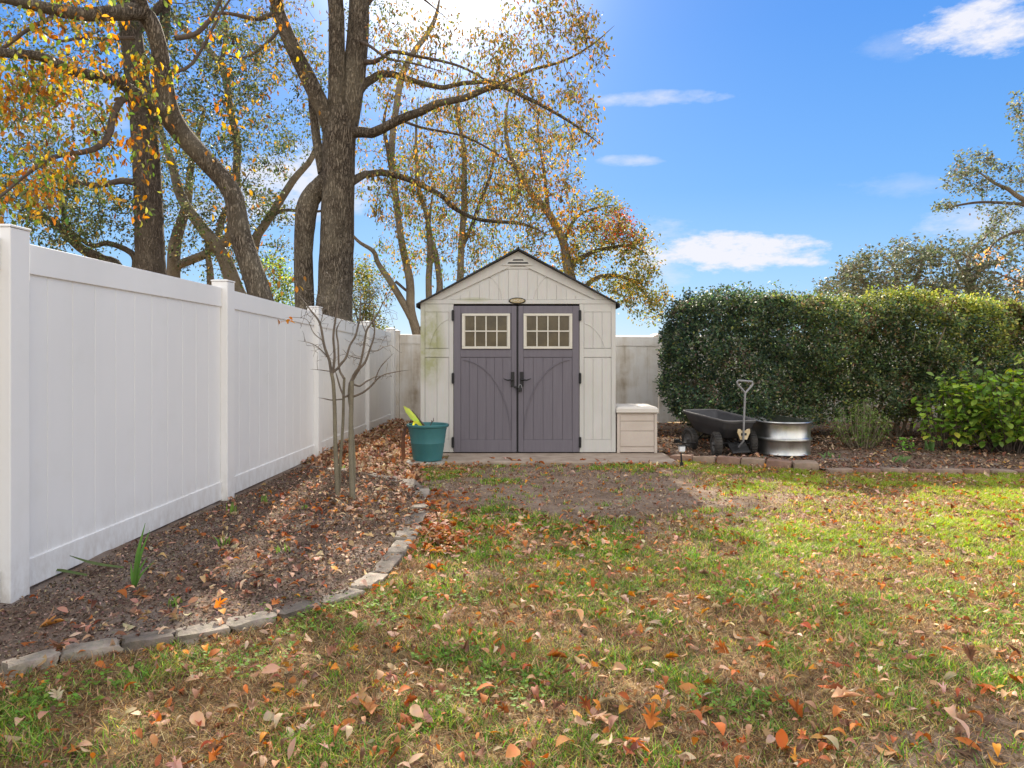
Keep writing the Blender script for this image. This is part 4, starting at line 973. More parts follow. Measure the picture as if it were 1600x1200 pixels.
t.fill([(60, 330, 110, 70, 14, 1, 150), (20, 250, 90, 90, 14, 1, 110), (160, 350, 60, 50, 14, .8, 50)], 17, .08, GREEN_OAK, [3, 4, 3, 1.2, .2], cl=.20)
t.done()
# leaning autumn tree, nearest
Z = 8.9
t = Tree('autumn_tree', 'leaning curved trunk with big orange and yellow leaves overhanging the left fence', base=base(425, Z), bk='bark_m', Z=Z)
bx_, by_ = gp(432, Z)
t.limb([(bx_, by_, 42), (418, 520, 38), (405, 455, 36), (376, 367, 33), (362, 300, 29), (317, 246, 29), (283, 208, 31), (262, 172, 34, 8.7), (254, 112, 26, 8.6), (245, 62, 25, 8.5), (225, 22, 27, 8.4), (183, 20, 24, 8.1), (125, 22, 20, 7.8), (54, 8, 17, 7.5), (0, -4, 14, 7.2), (-80, -20, 9, 6.9)], trunk=True)
t.limb([(240, 50, 20, 8.5), (222, 0, 18, 8.3), (205, -60, 14, 8.1), (190, -140, 9, 7.9)])
t.limb([(262, 178, 24, 8.7), (236, 160, 22, 8.5), (208, 144, 19, 8.3), (179, 125, 17, 8.1), (117, 112, 16, 7.8), (62, 88, 15, 7.6), (0, 82, 13, 7.3), (-70, 60, 8, 7.1)], trunk=True)
t.limb([(212, 152, 11, 8.3), (190, 158, 11, 8.2), (175, 185, 11, 8.1), (172, 208, 11, 8), (146, 235, 9, 7.9), (83, 246, 7, 7.7), (42, 272, 5, 7.5), (0, 308, 4, 7.3), (-40, 330, 3, 7.2)])
t.limb([(83, 25, 7, 7.6), (42, 48, 6, 7.5), (8, 72, 6, 7.4), (-30, 90, 4, 7.3)])
t.limb([(210, 60, 6, 8.4), (130, 60, 5, 8), (90, 62, 4, 7.8), (40, 30, 3, 7.6)])
t.limb([(250, 110, 7, 8.6), (300, 100, 5, 8.8), (345, 20, 4, 9), (380, -30, 3, 9)])
t.limb([(275, 60, 9, 8.5), (310, 50, 8, 8.6), (340, 10, 6, 8.6), (360, -50, 5, 8.6)])
t.fill([(70, 60, 130, 70, 7.7, .7, 95), (150, 130, 100, 60, 8, .6, 65), (60, 210, 90, 90, 7.6, .6, 100), (30, 310, 65, 40, 7.5, .5, 50), (225, 180, 60, 90, 8.4, .5, 38), (140, -60, 220, 60, 8, 1, 60), (330, 120, 60, 120, 8.8, .5, 26), (170, 300, 60, 60, 8.2, .4, 16), (20, 140, 50, 50, 7.5, .4, 36)], 6.8, .080, AUT, [2.2, 2., 1, 2, 2, .9], T_oval(.45), droop=1.0, cl=.15, twr=.9)
t.fill([(445, 110, 60, 100, 9, .4, 10), (380, 330, 60, 100, 9, .3, 14), (440, 440, 30, 30, 9, .3, 6)], 5, .075, AUT, [3, 2, 1, .3, .2, .4], T_oval(.45), droop=1.0, cl=.14, twr=.7)
t.done(smooth=True)

# main tree
Z = 11.3
t = Tree('main_tree', 'tallest tree with the thickest grey trunk, forking above the fence left of the shed', base=base(517, Z), bk='bark_m', Z=Z)
bx_, by_ = gp(516, Z)
t.limb([(bx_, by_, 86), (518, 560, 72), (521, 496, 58), (523, 458, 54), (526, 380, 52), (528, 292, 50), (530, 208, 51), (534, 170, 46)], trunk=True)
t.limb([(538, 230, 30), (545, 180, 34), (553, 120, 35), (560, 40, 33), (563, -40, 30), (575, -130, 22), (600, -230, 14), (600, -330, 7)], trunk=True)
t.limb([(521, 240, 32), (524, 190, 30), (526, 146, 27), (526, 62, 25), (524, 0, 24), (510, -90, 18), (480, -190, 11), (470, -280, 6)], dz=-.4, trunk=True)
t.limb([(522, 225, 26), (510, 182, 26), (483, 125, 26), (458, 75, 23), (437, 25, 21), (428, -10, 19), (400, -90, 14), (350, -180, 8)], dz=-.8, trunk=True)
t.limb([(503, 270, 16), (492, 215, 14), (488, 160, 12), (478, 110, 8)], dz=.3)
t.limb([(bx_-28, by_, 40), (478, 540, 34), (476, 483, 31), (474, 396, 29), (479, 330, 33), (489, 305, 31), (506, 285, 28), (522, 262, 22)], trunk=True)
L1 = [(548, 206, 18), (575, 206, 16), (596, 202, 15), (633, 183, 14), (675, 167, 12), (733, 150, 10), (779, 135, 9), (817, 150, 7), (850, 167, 5), (900, 196, 4), (940, 226, 3)]
t.limb(L1, dz=-1.4)
t.limb([(552, 155, 17), (566, 136, 15), (583, 121, 13), (608, 115, 11), (642, 125, 9), (683, 137, 8), (706, 134, 7), (733, 129, 7), (775, 129, 6), (810, 145, 4), (850, 190, 3)], dz=.9)
t.limb([(546, 284, 15), (566, 274, 12), (583, 271, 11), (617, 273, 10), (658, 290, 9), (692, 308, 8), (708, 325, 7), (754, 344, 6), (817, 350, 5), (860, 368, 3)], dz=.8)
t.limb([(560, 98, 10), (580, 97, 8), (596, 92, 7), (612, 81, 6), (650, 87, 5), (708, 100, 4), (760, 125, 3), (800, 150, 2)], dz=-.6)
t.limb([(550, 60, 7), (575, 71, 5), (608, 92, 4), (650, 100, 3), (700, 115, 2.5)], dz=-1)
t.limb([(775, 135, 6), (830, 110, 5), (880, 95, 4), (925, 70, 3), (960, 40, 2)], dz=-.3)
t.limb([(620, 185, 5), (660, 200, 4), (730, 215, 3.5), (790, 250, 2.5), (830, 290, 2)], dz=-.4)
t.limb([(565, 0, 16), (640, -60, 12), (740, -90, 8), (850, -80, 5), (910, -30, 3)], dz=-1.0)
t.limb([(430, 20, 9), (400, 30, 7), (350, 20, 5), (300, 30, 3)], dz=-.6)
t.limb([(442, 40, 6), (415, 70, 5), (380, 90, 4), (340, 80, 3)], dz=-.6)
t.limb([(563, 20, 8), (600, -20, 6), (650, -10, 4), (700, 30, 3)])
BR = [(.20, .12, .055), (.32, .18, .06), (.17, .13, .055), (.12, .13, .045), (.38, .26, .07)]
t.fill([(700, 110, 120, 80, 11, .9, 190), (850, 80, 95, 90, 10.6, .8, 190), (880, 30, 70, 60, 10.4, .6, 60), (880, 190, 60, 60, 10.3, .6, 70), (760, 250, 130, 90, 11, .9, 190), (640, 60, 70, 70, 11, .9, 45), (840, 310, 80, 60, 11.5, .8, 80), (640, 300, 80, 60, 11.5, .6, 70), (450, 60, 70, 80, 10.8, .6, 45), (700, -110, 240, 90, 10.8, 1.6, 120), (420, -130, 160, 90, 10.5, 1, 80), (740, 390, 60, 40, 11.8, .4, 20)],
       10.5, .072, BR, [2, 1.6, 2.6, 3.4, .8], T_rhomb(.46), droop=.95, cl=.17, twr=.85)
t.done()
# multi-stem grey tree behind the fence left of the shed
Z = 14.6
t = Tree('multi_stem_tree', 'smooth pale grey multi-stemmed tree at the left roof corner of the shed', base=base(656, Z), bk='bark_g', Z=Z)
bx_, by_ = gp(662, Z)
t.limb([(bx_, by_, 20), (654, 545, 16), (651, 520, 15), (642, 485, 14), (640, 437, 13), (627, 375, 11), (617, 292, 10), (612, 240, 10), (617, 183, 10), (629, 117, 10), (648, 80, 9), (667, 54, 8), (681, 25, 6), (690, -20, 4)], trunk=True)
t.limb([(646, 503, 12), (637, 486, 12), (608, 437, 10), (590, 410, 8), (583, 392, 7), (558, 375, 5), (540, 350, 3)])
t.limb([(617, 300, 8), (606, 240, 7), (600, 190, 5), (612, 140, 3)])
t.limb([(618, 440, 5), (640, 455, 4), (600, 400, 3)][:2]+[(630, 420, 3)])
t.limb([(660, 525, 12), (668, 490, 11), (671, 455, 10), (673, 396, 10), (667, 342, 8), (654, 292, 7), (650, 220, 5), (655, 150, 3)])
t.limb([(672, 500, 12), (684, 465, 11), (687, 440, 10), (680, 395, 9), (670, 350, 6), (680, 280, 4)])
t.limb([(690, 520, 12), (712, 465, 11), (719, 425, 11), (721, 375, 10), (725, 292, 9), (725, 233, 7), (715, 170, 5), (720, 100, 3)])
t.limb([(720, 390, 7), (745, 330, 6), (770, 260, 5), (775, 200, 3)])
t.fill([(640, 330, 60, 90, 14.6, 1, 170), (690, 250, 90, 110, 14.8, 1.2, 270), (770, 330, 80, 90, 14.8, 1.2, 260), (720, 400, 100, 50, 14.6, .8, 120), (600, 220, 60, 120, 14.6, 1, 90), (760, 180, 90, 80, 14.8, 1, 130), (585, 440, 40, 40, 14.6, .6, 40)],
       11.5, .072, BR+[(.10, .16, .03), (.08, .11, .03)], [1.2, 1.8, 1.5, 2, 1.5, 2.4, 2], T_rhomb(.46), droop=.9, cl=.17, twr=.7)
t.done()
# tree behind the shed, right
Z = 14.
t = Tree('oak_tree', 'spreading oak with a reddish tuft, leaning out beyond the right roof edge', base=base(905, Z), bk='bark_g', Z=Z)
bx_, by_ = gp(908, Z)
t.limb([(bx_, by_, 24), (900, 500, 19), (893, 440, 16), (886, 415, 15), (879, 375, 13), (854, 329, 12), (829, 300, 10), (800, 250, 8), (790, 190, 5), (800, 130, 3)], trunk=True)
t.limb([(890, 425, 9), (900, 408, 8), (921, 396, 7), (954, 387, 6), (985, 385, 4), (1015, 400, 3)])
t.limb([(900, 470, 9), (921, 442, 8), (942, 431, 7), (975, 433, 6), (1000, 450, 4), (1025, 480, 3)])
t.limb([(880, 380, 7), (900, 340, 5), (930, 325, 4), (965, 320, 3)])
t.limb([(858, 335, 6), (850, 270, 5), (840, 200, 4), (850, 140, 2)])
OR_ = [(.12, .13, .04), (.20, .20, .06), (.30, .24, .07), (.08, .09, .03), (.42, .22, .05)]
t.fill([(955, 400, 60, 60, 14, .8, 170), (1010, 460, 34, 44, 13.8, .6, 110), (930, 350, 50, 50, 14, .8, 120), (1005, 400, 30, 50, 13.8, .6, 60), (840, 260, 70, 90, 14.2, 1, 150), (860, 390, 50, 50, 14, .8, 90), (960, 460, 30, 25, 14, .5, 24)], 14, .072, OR_, [2, 3, 2, 2, .9], T_rhomb(.5), droop=.4, cl=.16, twr=.75)
t.fill([(955, 350, 38, 22, 13.6, .4, 60), (985, 372, 14, 12, 13.6, .3, 14)], 12, .06, [(.36, .08, .045), (.32, .12, .06), (.22, .16, .06)], [2, 2, 1], T_rhomb(.5), droop=.4, cl=.18, twr=.7)
t.fill([(865, 350, 40, 70, 13.5, .5, 50), (870, 300, 50, 50, 13.5, .5, 30)], 9, .07, AUT, [3, 2, 2, .4, .2, .6], T_rhomb(.5), droop=.8, cl=.18, twr=.7)
t.done()
# far oaks beyond the hedge
def far_tree(px, Z, label, limbs, blobs, cols, w, leafn=16, size=.15, gr='oaks beyond the hedge', bk='bark_g', nm='live_oak', cl=.36):
    t = Tree(nm, label, base=base(px, Z), bk=bk, Z=Z, group=gr)
    for lb in limbs: t.limb(lb)
    t.fill(blobs, leafn, size, cols, w, T_rhomb(.55), droop=.2, cl=cl, twr=2.2, maxlen=6, up=.2); t.done('leaf_far')
GR = [(.095, .115, .07), (.14, .155, .09), (.19, .195, .115), (.065, .078, .045), (.16, .13, .085)]
M['leaf_far'] = leafmat('far_leaves', .25, .6)
Z = 27
far_tree(1400, Z, 'broad low grey-green oak crown showing above the middle of the hedge', [
    [(1400, 640, 18), (1395, 540, 14), (1385, 480, 11), (1360, 450, 8), (1330, 430, 5), (1300, 450, 3)],
    [(1395, 520, 9), (1430, 440, 7), (1440, 400, 5), (1420, 385, 3)], [(1390, 490, 6), (1350, 470, 5), (1310, 462, 3)], [(1400, 500, 7), (1400, 430, 5), (1380, 400, 3)]],
    [(1370, 425, 60, 34, Z, 2, 110), (1425, 400, 40, 24, Z, 1.6, 70), (1310, 455, 35, 18, Z, 1.4, 46), (1400, 455, 100, 26, Z, 2, 130), (1340, 420, 24, 14, Z, 1, 24)], GR, [3, 4, 3, 2, 1])
far_tree(1515, Z, 'upright dark-stemmed oak behind the right part of the hedge', [
    [(1520, 640, 18), (1517, 520, 14), (1514, 450, 10), (1512, 420, 8), (1520, 390, 5), (1550, 360, 3)],
    [(1516, 460, 8), (1530, 425, 6), (1570, 400, 4), (1600, 380, 3)], [(1514, 450, 6), (1490, 400, 4), (1470, 385, 3)]],
    [(1500, 400, 55, 32, Z, 1.8, 100), (1500, 450, 60, 30, Z, 1.8, 100), (1560, 440, 50, 40, Z, 1.8, 90), (1570, 370, 45, 30, Z, 1.6, 40), (1650, 430, 70, 60, Z, 2, 90)], GR, [3, 4, 3, 2, 1])
Z = 16
t = Tree('overhanging_oak', 'oak at the right frame edge reaching sparse leafy branches into the sky', base=base(1720, Z), bk='bark_g', Z=Z)
t.limb([(1740, 640, 34), (1730, 500, 28), (1700, 400, 22), (1690, 300, 18), (1720, 200, 14), (1700, 100, 9)], trunk=True)
t.limb([(1700, 400, 14), (1650, 350, 10), (1600, 312, 8), (1575, 296, 6), (1545, 280, 4), (1520, 262, 3)])
t.limb([(1610, 322, 7), (1580, 318, 5), (1530, 316, 4), (1490, 322, 3), (1468, 328, 2)])
t.limb([(1695, 290, 9), (1640, 250, 6), (1610, 200, 4), (1590, 180, 3)])
t.limb([(1660, 370, 8), (1600, 360, 5), (1560, 375, 4), (1540, 400, 3)])
t.limb([(1700, 450, 9), (1640, 470, 7), (1590, 440, 4), (1550, 425, 3)])
t.fill([(1525, 250, 34, 16, Z, .5, 46), (1510, 285, 36, 22, Z, .5, 60), (1480, 322, 22, 8, Z, .4, 22), (1575, 285, 34, 30, Z, .5, 40), (1590, 170, 12, 26, Z, .4, 22), (1598, 220, 10, 24, Z, .4, 12), (1570, 360, 40, 30, Z, .6, 40), (1680, 250, 90, 120, Z, 1.5, 160), (1560, 330, 40, 14, Z, .5, 20)], 11, .08, GR, [3, 3, 2, 3, 1], T_rhomb(.55), droop=.3, cl=.16, twr=.8)
t.fill([(1545, 402, 26, 12, Z, .4, 9), (1590, 430, 30, 30, Z, .4, 18)], 6, .08, [(.62, .34, .14), (.50, .33, .18)], [1, 1], T_rhomb(.5), droop=.5, cl=.2, twr=.8)
t.done()
# bushes behind the side fence
for nm, px, Z, lab, bl, cols in (
    ('evergreen_bush', 425, 12.8, 'yellow-green leafy bush behind the fence between leaning and main trunks', [(425, 440, 32, 46, 12.8, .5, 120), (440, 500, 40, 40, 12.8, .5, 60)], [(.12, .19, .04), (.22, .28, .06), (.36, .36, .08), (.06, .09, .03)]),
    ('evergreen_bush', 568, 13.6, 'olive twiggy bush behind the fence immediately right of the main trunk', [(566, 455, 26, 46, 13.6, .5, 130), (575, 510, 30, 26, 13.6, .5, 60)], [(.12, .15, .04), (.20, .21, .06), (.32, .25, .07), (.07, .09, .03)])):
    t = Tree(nm, lab, 'bush', 'bushes behind the side fence', base=base(px, Z), bk='twig', Z=Z)
    bx_, by_ = gp(px, Z)
    for k in range(7): t.limb([(bx_+rng.normal(0, 5), by_, 4), (px+rng.normal(0, 14), 520, 3), (px+rng.normal(0, 22), 440, 1.5)], sides=5)
    t.fill(bl, 16, .06, cols, [3, 3, 2, 2], T_rhomb(.5), droop=.2, cl=.2, twr=.6); t.done()
# neighbouring greenery filling the skyline behind the fences
def bush(nm, x, y, w, d, h, n, cols, lab, size=.10, grp=None):
    root = empty(nm, (x, y, g(x, y)), 0, lab, 'bush', grp); wd = Wood()
    for k in range(9):
        a = rng.uniform(0, 6.3); r = rng.uniform(.2, .8); tip = np.array([w*r*math.cos(a), d*r*math.sin(a), h*rng.uniform(.5, .9)])
        wd.tube([(0, 0, 0), tuple(tip*.4+rng.normal(0, .05, 3)), tuple(tip)], [.03, .02, .008], 5)
    wd.build('branches', M['twig'], root)
    u = rng.normal(0, 1, (n, 3)); u /= np.linalg.norm(u, axis=1)[:, None]; q = rng.uniform(.3, 1, n)**.45
    lump = .75+.5*fbm(u[:, 0]*2.5+x+9, u[:, 2]*2.5+u[:, 1]*2+20)
    p = u*(q*lump)[:, None]*np.array([w, d, h*.52])+np.array([0, 0, h*.52])
    V, Fs, C = scatter(T_rhomb(.5), p, rots(rng.uniform(0, 6.3, n), rng.normal(0, .6, n), rng.normal(0, .6, n)), rng.uniform(size*.6, size*1.3, n)[:, None]*np.ones(3), pal(n, cols, [1]*len(cols)))
    np_mesh('foliage', V, Fs, M['leaf_thin'], C, root)

# ------------------------------------------------------------------ bare sapling in the mulch bed
Z = 6.4; sx, sy = G(538, 782)
t = Tree('bare_sapling', 'leafless crape myrtle with slim pale trunks standing in the mulch bed', base=(sx, sy, g(sx, sy)), bk='bark_s', Z=sy); Z = sy
lim = [
 [(528, 786, 10), (526, 740, 9), (524, 690, 8), (523, 640, 7.5), (521, 600, 7), (518, 583, 7)],
 [(530, 770, 6), (532, 720, 6), (536, 660, 6), (537, 610, 5.5), (538, 590, 5)],
 [(551, 782, 11), (549, 740, 10), (548, 680, 9), (549, 630, 8.5), (550, 595, 8)],
 [(553, 778, 5), (554, 720, 5), (550, 660, 4.5), (545, 620, 4.5), (546, 600, 4)],
 [(518, 585, 6), (512, 558, 5.5), (505, 533, 5), (500, 505, 4), (489, 490, 3.4), (478, 475, 2.6), (464, 458, 1.6)],
 [(520, 582, 5.5), (523, 560, 5), (521, 530, 4.5), (523, 505, 4), (529, 470, 3), (532, 440, 2)],
 [(519, 583, 5.5), (530, 572, 5), (540, 560, 4.5), (547, 540, 4), (556, 522, 4), (561, 500, 3.4), (564, 470, 2.4), (563, 430, 1.5)],
 [(538, 592, 5), (530, 575, 4), (528, 540, 3.6), (526, 515, 3.2), (536, 496, 2.4)],
 [(546, 600, 5), (555, 582, 5.5), (562, 570, 5), (568, 545, 4.5), (572, 520, 4), (580, 505, 3.6), (590, 490, 3), (600, 470, 2.2), (610, 453, 1.4)],
 [(550, 596, 5.5), (560, 578, 5), (570, 566, 4.5), (577, 548, 4), (585, 520, 3), (583, 480, 2), (578, 455, 1.3)],
 [(551, 620, 4.5), (565, 615, 4), (580, 603, 3.6), (592, 590, 3), (606, 584, 2.4), (625, 580, 1.8), (640, 578, 1.3)],
 [(584, 600, 2.6), (592, 578, 2), (602, 565, 1.6), (615, 552, 1.2)],
 [(549, 612, 4.5), (540, 620, 4), (534, 612, 3.6), (527, 590, 3), (524, 578, 3)],
 [(552, 600, 4), (562, 603, 3.6), (572, 596, 3.2), (580, 592, 2.6), (590, 588, 2), (607, 588, 1.3)],
 [(534, 624, 2.6), (520, 625, 2.6), (508, 623, 2), (496, 621, 1.2)],
 [(512, 558, 2.6), (500, 545, 2), (485, 536, 1.6), (465, 532, 1.1)],
 [(516, 580, 2.4), (500, 578, 1.8), (484, 577, 1.2)],
 [(505, 533, 2.2), (490, 520, 1.6), (480, 500, 1.1), (462, 496, 1.), (446, 496, .9)],
 [(572, 520, 2.4), (566, 505, 2), (560, 480, 1.4)],
 [(590, 490, 2), (596, 500, 1.4), (604, 492, 1.)],
 [(577, 548, 2.4), (590, 548, 2), (600, 542, 1.3), (612, 540, 1.)],
 [(562, 560, 2.4), (545, 555, 1.6), (535, 545, 1.2)],
 [(500, 508, 1.8), (504, 490, 1.4), (500, 476, 1.)]]
for i, lb in enumerate(lim):
    Zo = [0, .04, -.04, .05, .05, -.1, .1, .12, -.12, .15, -.15, -.2, 0, .2, .1, -.15, .2, -.1, .1, -.2, .2, .1, 0][i]
    t.force = i < 4
    t.limb([(p[0], p[1], p[2]*.8, Z+Zo*(k/(len(lb)-1) if i > 3 else 1)) for k, p in enumerate(lb)], sides=8, sub=4, trunk=True)
t.fill([(540, 510, 75, 65, Z, .35, 150), (520, 470, 70, 45, Z, .3, 70), (595, 480, 30, 50, Z, .3, 50), (590, 565, 45, 30, Z, .2, 22)], 0, .02, AUT, [1]*6, twr=.55, maxlen=.5, up=.3)
t.fill([(545, 470, 60, 40, Z, .3, 70), (600, 470, 20, 40, Z, .2, 24)], 0, .02, AUT, [1]*6, twr=.42, maxlen=.5, up=.3)
t.parts = []
n = 9; p = np.array([P(rng.uniform(433, 456), rng.uniform(494, 502), Z-.1) for _ in range(n)])-np.array(t.base)
t.parts.append(scatter(T_oval(.5), p, rots(rng.uniform(0, 6.3, n), rng.normal(.7, .4, n), rng.normal(0, .5, n)), np.full((n, 3), .05), pal(n, [(.65, .32, .03), (.6, .22, .03)], [1, 1])))
t.done(tn='trunk')
for ch in COL.objects:
    if ch.parent == t.root and ch.name.startswith('branches'): ch.data.materials[0] = M['twig_dk']

# ------------------------------------------------------------------ hedge
HG = [(.058, .095, .058), (.10, .145, .072), (.15, .20, .085), (.20, .25, .09), (.30, .32, .11), (.25, .20, .13)]
def hedge():
    x0, x1, y0, y1 = 2.42, 9.6, 10.0, 11.9
    root = empty('hedge', (x0, y0, 0), 0, 'tall dense clipped evergreen hedge filling the right side', 'hedge')
    def top(x): return 2.14-.045*(x-3)+.26*(fbm(x*1.3, x*0+3)-.5)+.12*(vnoise(x*5, x*0+9)-.5)
    wood = Wood()
    for k in range(26):   # stems
        x = rng.uniform(x0+.35, x1-.2); y = rng.uniform(y0+.35, y1-.5)
        if 3.9 < x < 4.0: continue
        for q in range(3):
            tip = (x+rng.normal(0, .35), y+rng.normal(-.2, .25), rng.uniform(.8, 1.7)); r = rng.uniform(.014, .032)
            pp, rr_ = catmull([(x, y, -.02), (x+rng.normal(0, .07), y+rng.normal(0, .06), .35), tip], [r, r*.8, r*.3], 4); wood.tube(pp-np.array([x0, y0, 0]), rr_, 6)
    for k in range(1300):   # bare twigs on the face
        x = rng.uniform(x0+.1, x1); z = rng.uniform(.2, 1.95); y = y0+rng.uniform(-.16, .10)+(.1 if z < .5 else 0)
        a = rng.normal(0, .5); L_ = rng.uniform(.12, .42); d = np.array([math.sin(a)*L_, -rng.uniform(0, .09), math.cos(a)*L_])
        q = np.array([x, y, z]); wood.tube([q, q+d*.5+rng.normal(0, .018, 3), q+d], [.005, .004, .002], 4)
    SH = []
    for k in range(150):   # uncut shoots standing out of the top and face
        x = rng.uniform(x0+.3, x1); onTop = rng.random() < .7; zz = float(top(x)) if onTop else rng.uniform(.8, 1.9)
        q = np.array([x, rng.uniform(y0+.15, y0+1.0) if onTop else y0+.02, zz-.05]); L_ = rng.uniform(.08, .26)
        d = np.array([rng.normal(0, .3), -.1 if onTop else -rng.uniform(.3, .8), 1 if onTop else .6]); d = d/np.linalg.norm(d)*L_
        wood.tube([q, q+d*.5+rng.normal(0, .008, 3), q+d], [.004, .003, .0015], 4)
        for f in np.linspace(.25, 1, 9): SH.append(q+d*f+rng.normal(0, .012, 3))
    W = wood.build('branches', M['twig_light'], root)
    # inner mass of older leaves, kept well inside the outline
    n = 150000
    P3 = []
    def surface(m, face):
        if face == 'front':
            x = rng.uniform(x0, x1, m); z = rng.uniform(.12, 1, m)**.9*2.12; nrm = (0, -1)
            ed = np.clip((x-x0)/.65, 0, 1)
            bulge = .36*(fbm(x*1.1+5, z*1.2+3)-.5)*2+.42*(fbm(x*2.7+5, z*2.9+3)-.5)*2+.16*(vnoise(x*9, z*9)-.5)*2
            tp = top(x)-.42*(1-np.sqrt(1-(1-ed)**2+1e-6)); z = np.minimum(z, tp-.0)
            corner = np.clip((z-(tp-.30))/.30, 0, 1)
            y = y0+bulge+.30*(1-np.sqrt(np.clip(1-corner**2, 0, 1)))+.45*(1-np.sqrt(np.clip(1-(1-ed)**2, 0, 1)))+.18*np.clip((.55-z)/.5, 0, 1)
            dep = np.abs(rng.exponential(.075, m)); y = y+dep
            keep = (z > .10+.30*fbm(x*2.2+1, x*0+4)+.22*np.clip((x-4.2)/1.0, 0, 1)-.12) | (rng.random(m) < .28*(z > .15))
            return np.stack([x, y, z-dep*.25*(corner)], 1)[keep]
        if face == 'top':
            x = rng.uniform(x0, x1, m); y = rng.uniform(y0+.18, y1, m); ed = np.clip((x-x0)/.65, 0, 1)
            z = top(x)-.42*(1-np.sqrt(1-(1-ed)**2+1e-6))+.20*(fbm(x*2.2, y*2.2)-.5)*2+.07*(vnoise(x*9, y*9)-.5)*2-rng.exponential(.07, m)+np.where(rng.random(m) < .05, rng.uniform(0, .14, m), 0)
            return np.stack([x, y, z], 1)
        if face == 'end':
            y = rng.uniform(y0+.25, y1, m); z = rng.uniform(.3, 1.75, m); x = x0+.10*(fbm(y*3, z*3)-.5)*2+rng.exponential(.08, m)+.5*np.clip((.6-z)/.5, 0, 1)*.5+.25*np.clip((z-1.5)/.4, 0, 1)
            return np.stack([x, y, z], 1)
    # sprigs: small groups of leaves round each surface sample
    S_ = np.concatenate([surface(30000, 'front'), surface(9500, 'top'), surface(5500, 'end')])
    den = np.clip(.55+2.6*(fbm(S_[:, 0]*4.2+8, S_[:, 2]*4.2+S_[:, 1])-.45), .12, 1); S_ = S_[rng.random(len(S_)) < den]
    per = 5; c0 = np.concatenate([np.repeat(S_, per, 0), np.array(SH)]); m = len(c0); p = c0+rng.normal(0, .033, (m, 3))
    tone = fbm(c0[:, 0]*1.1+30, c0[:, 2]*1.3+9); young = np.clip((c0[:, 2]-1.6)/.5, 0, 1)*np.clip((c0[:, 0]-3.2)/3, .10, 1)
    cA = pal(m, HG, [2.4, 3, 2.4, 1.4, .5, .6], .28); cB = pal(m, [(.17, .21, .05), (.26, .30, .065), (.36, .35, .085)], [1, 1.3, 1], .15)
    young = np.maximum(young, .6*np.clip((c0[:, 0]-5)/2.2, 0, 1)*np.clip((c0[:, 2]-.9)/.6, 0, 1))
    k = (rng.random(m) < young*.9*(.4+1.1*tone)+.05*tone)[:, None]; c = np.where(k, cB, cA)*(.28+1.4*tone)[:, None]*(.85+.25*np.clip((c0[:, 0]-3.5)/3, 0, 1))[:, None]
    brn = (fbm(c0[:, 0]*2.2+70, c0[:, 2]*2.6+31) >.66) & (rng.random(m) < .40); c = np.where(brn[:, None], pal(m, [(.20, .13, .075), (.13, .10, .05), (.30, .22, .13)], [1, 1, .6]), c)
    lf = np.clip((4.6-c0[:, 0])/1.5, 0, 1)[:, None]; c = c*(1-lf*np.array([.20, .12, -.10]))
    sz = rng.uniform(.028, .064, m)[:, None]*np.array([1, 1.1, 1])
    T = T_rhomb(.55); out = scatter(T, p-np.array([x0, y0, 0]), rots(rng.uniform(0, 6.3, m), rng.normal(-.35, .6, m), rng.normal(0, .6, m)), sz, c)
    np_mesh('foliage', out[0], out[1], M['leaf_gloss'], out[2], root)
    # deep interior
    m = 42000; p = np.stack([rng.uniform(x0+.25, x1, m), rng.uniform(y0+.25, y1-.1, m), rng.uniform(0, 1, m)], 1); p[:, 2] = (.14+.42*np.clip((p[:, 0]-3.9)/.8, 0, 1))*(1-p[:, 2])+1.95*p[:, 2]
    out = scatter(T, p-np.array([x0, y0, 0]), rots(rng.uniform(0, 6.3, m), rng.normal(0, .7, m), rng.normal(0, .7, m)), rng.uniform(.05, .085, m)[:, None]*np.ones(3), pal(m, HG[:3]+[HG[5]], [2, 2, 1, 1]))
    np_mesh('inner_foliage', out[0], out[1], M['leaf_gloss'], out[2], root)
M['twig_light'] = surf('twig_light', (.16, .13, .09), (.30, .25, .17), 14, .85, .2, .002)
hedge()
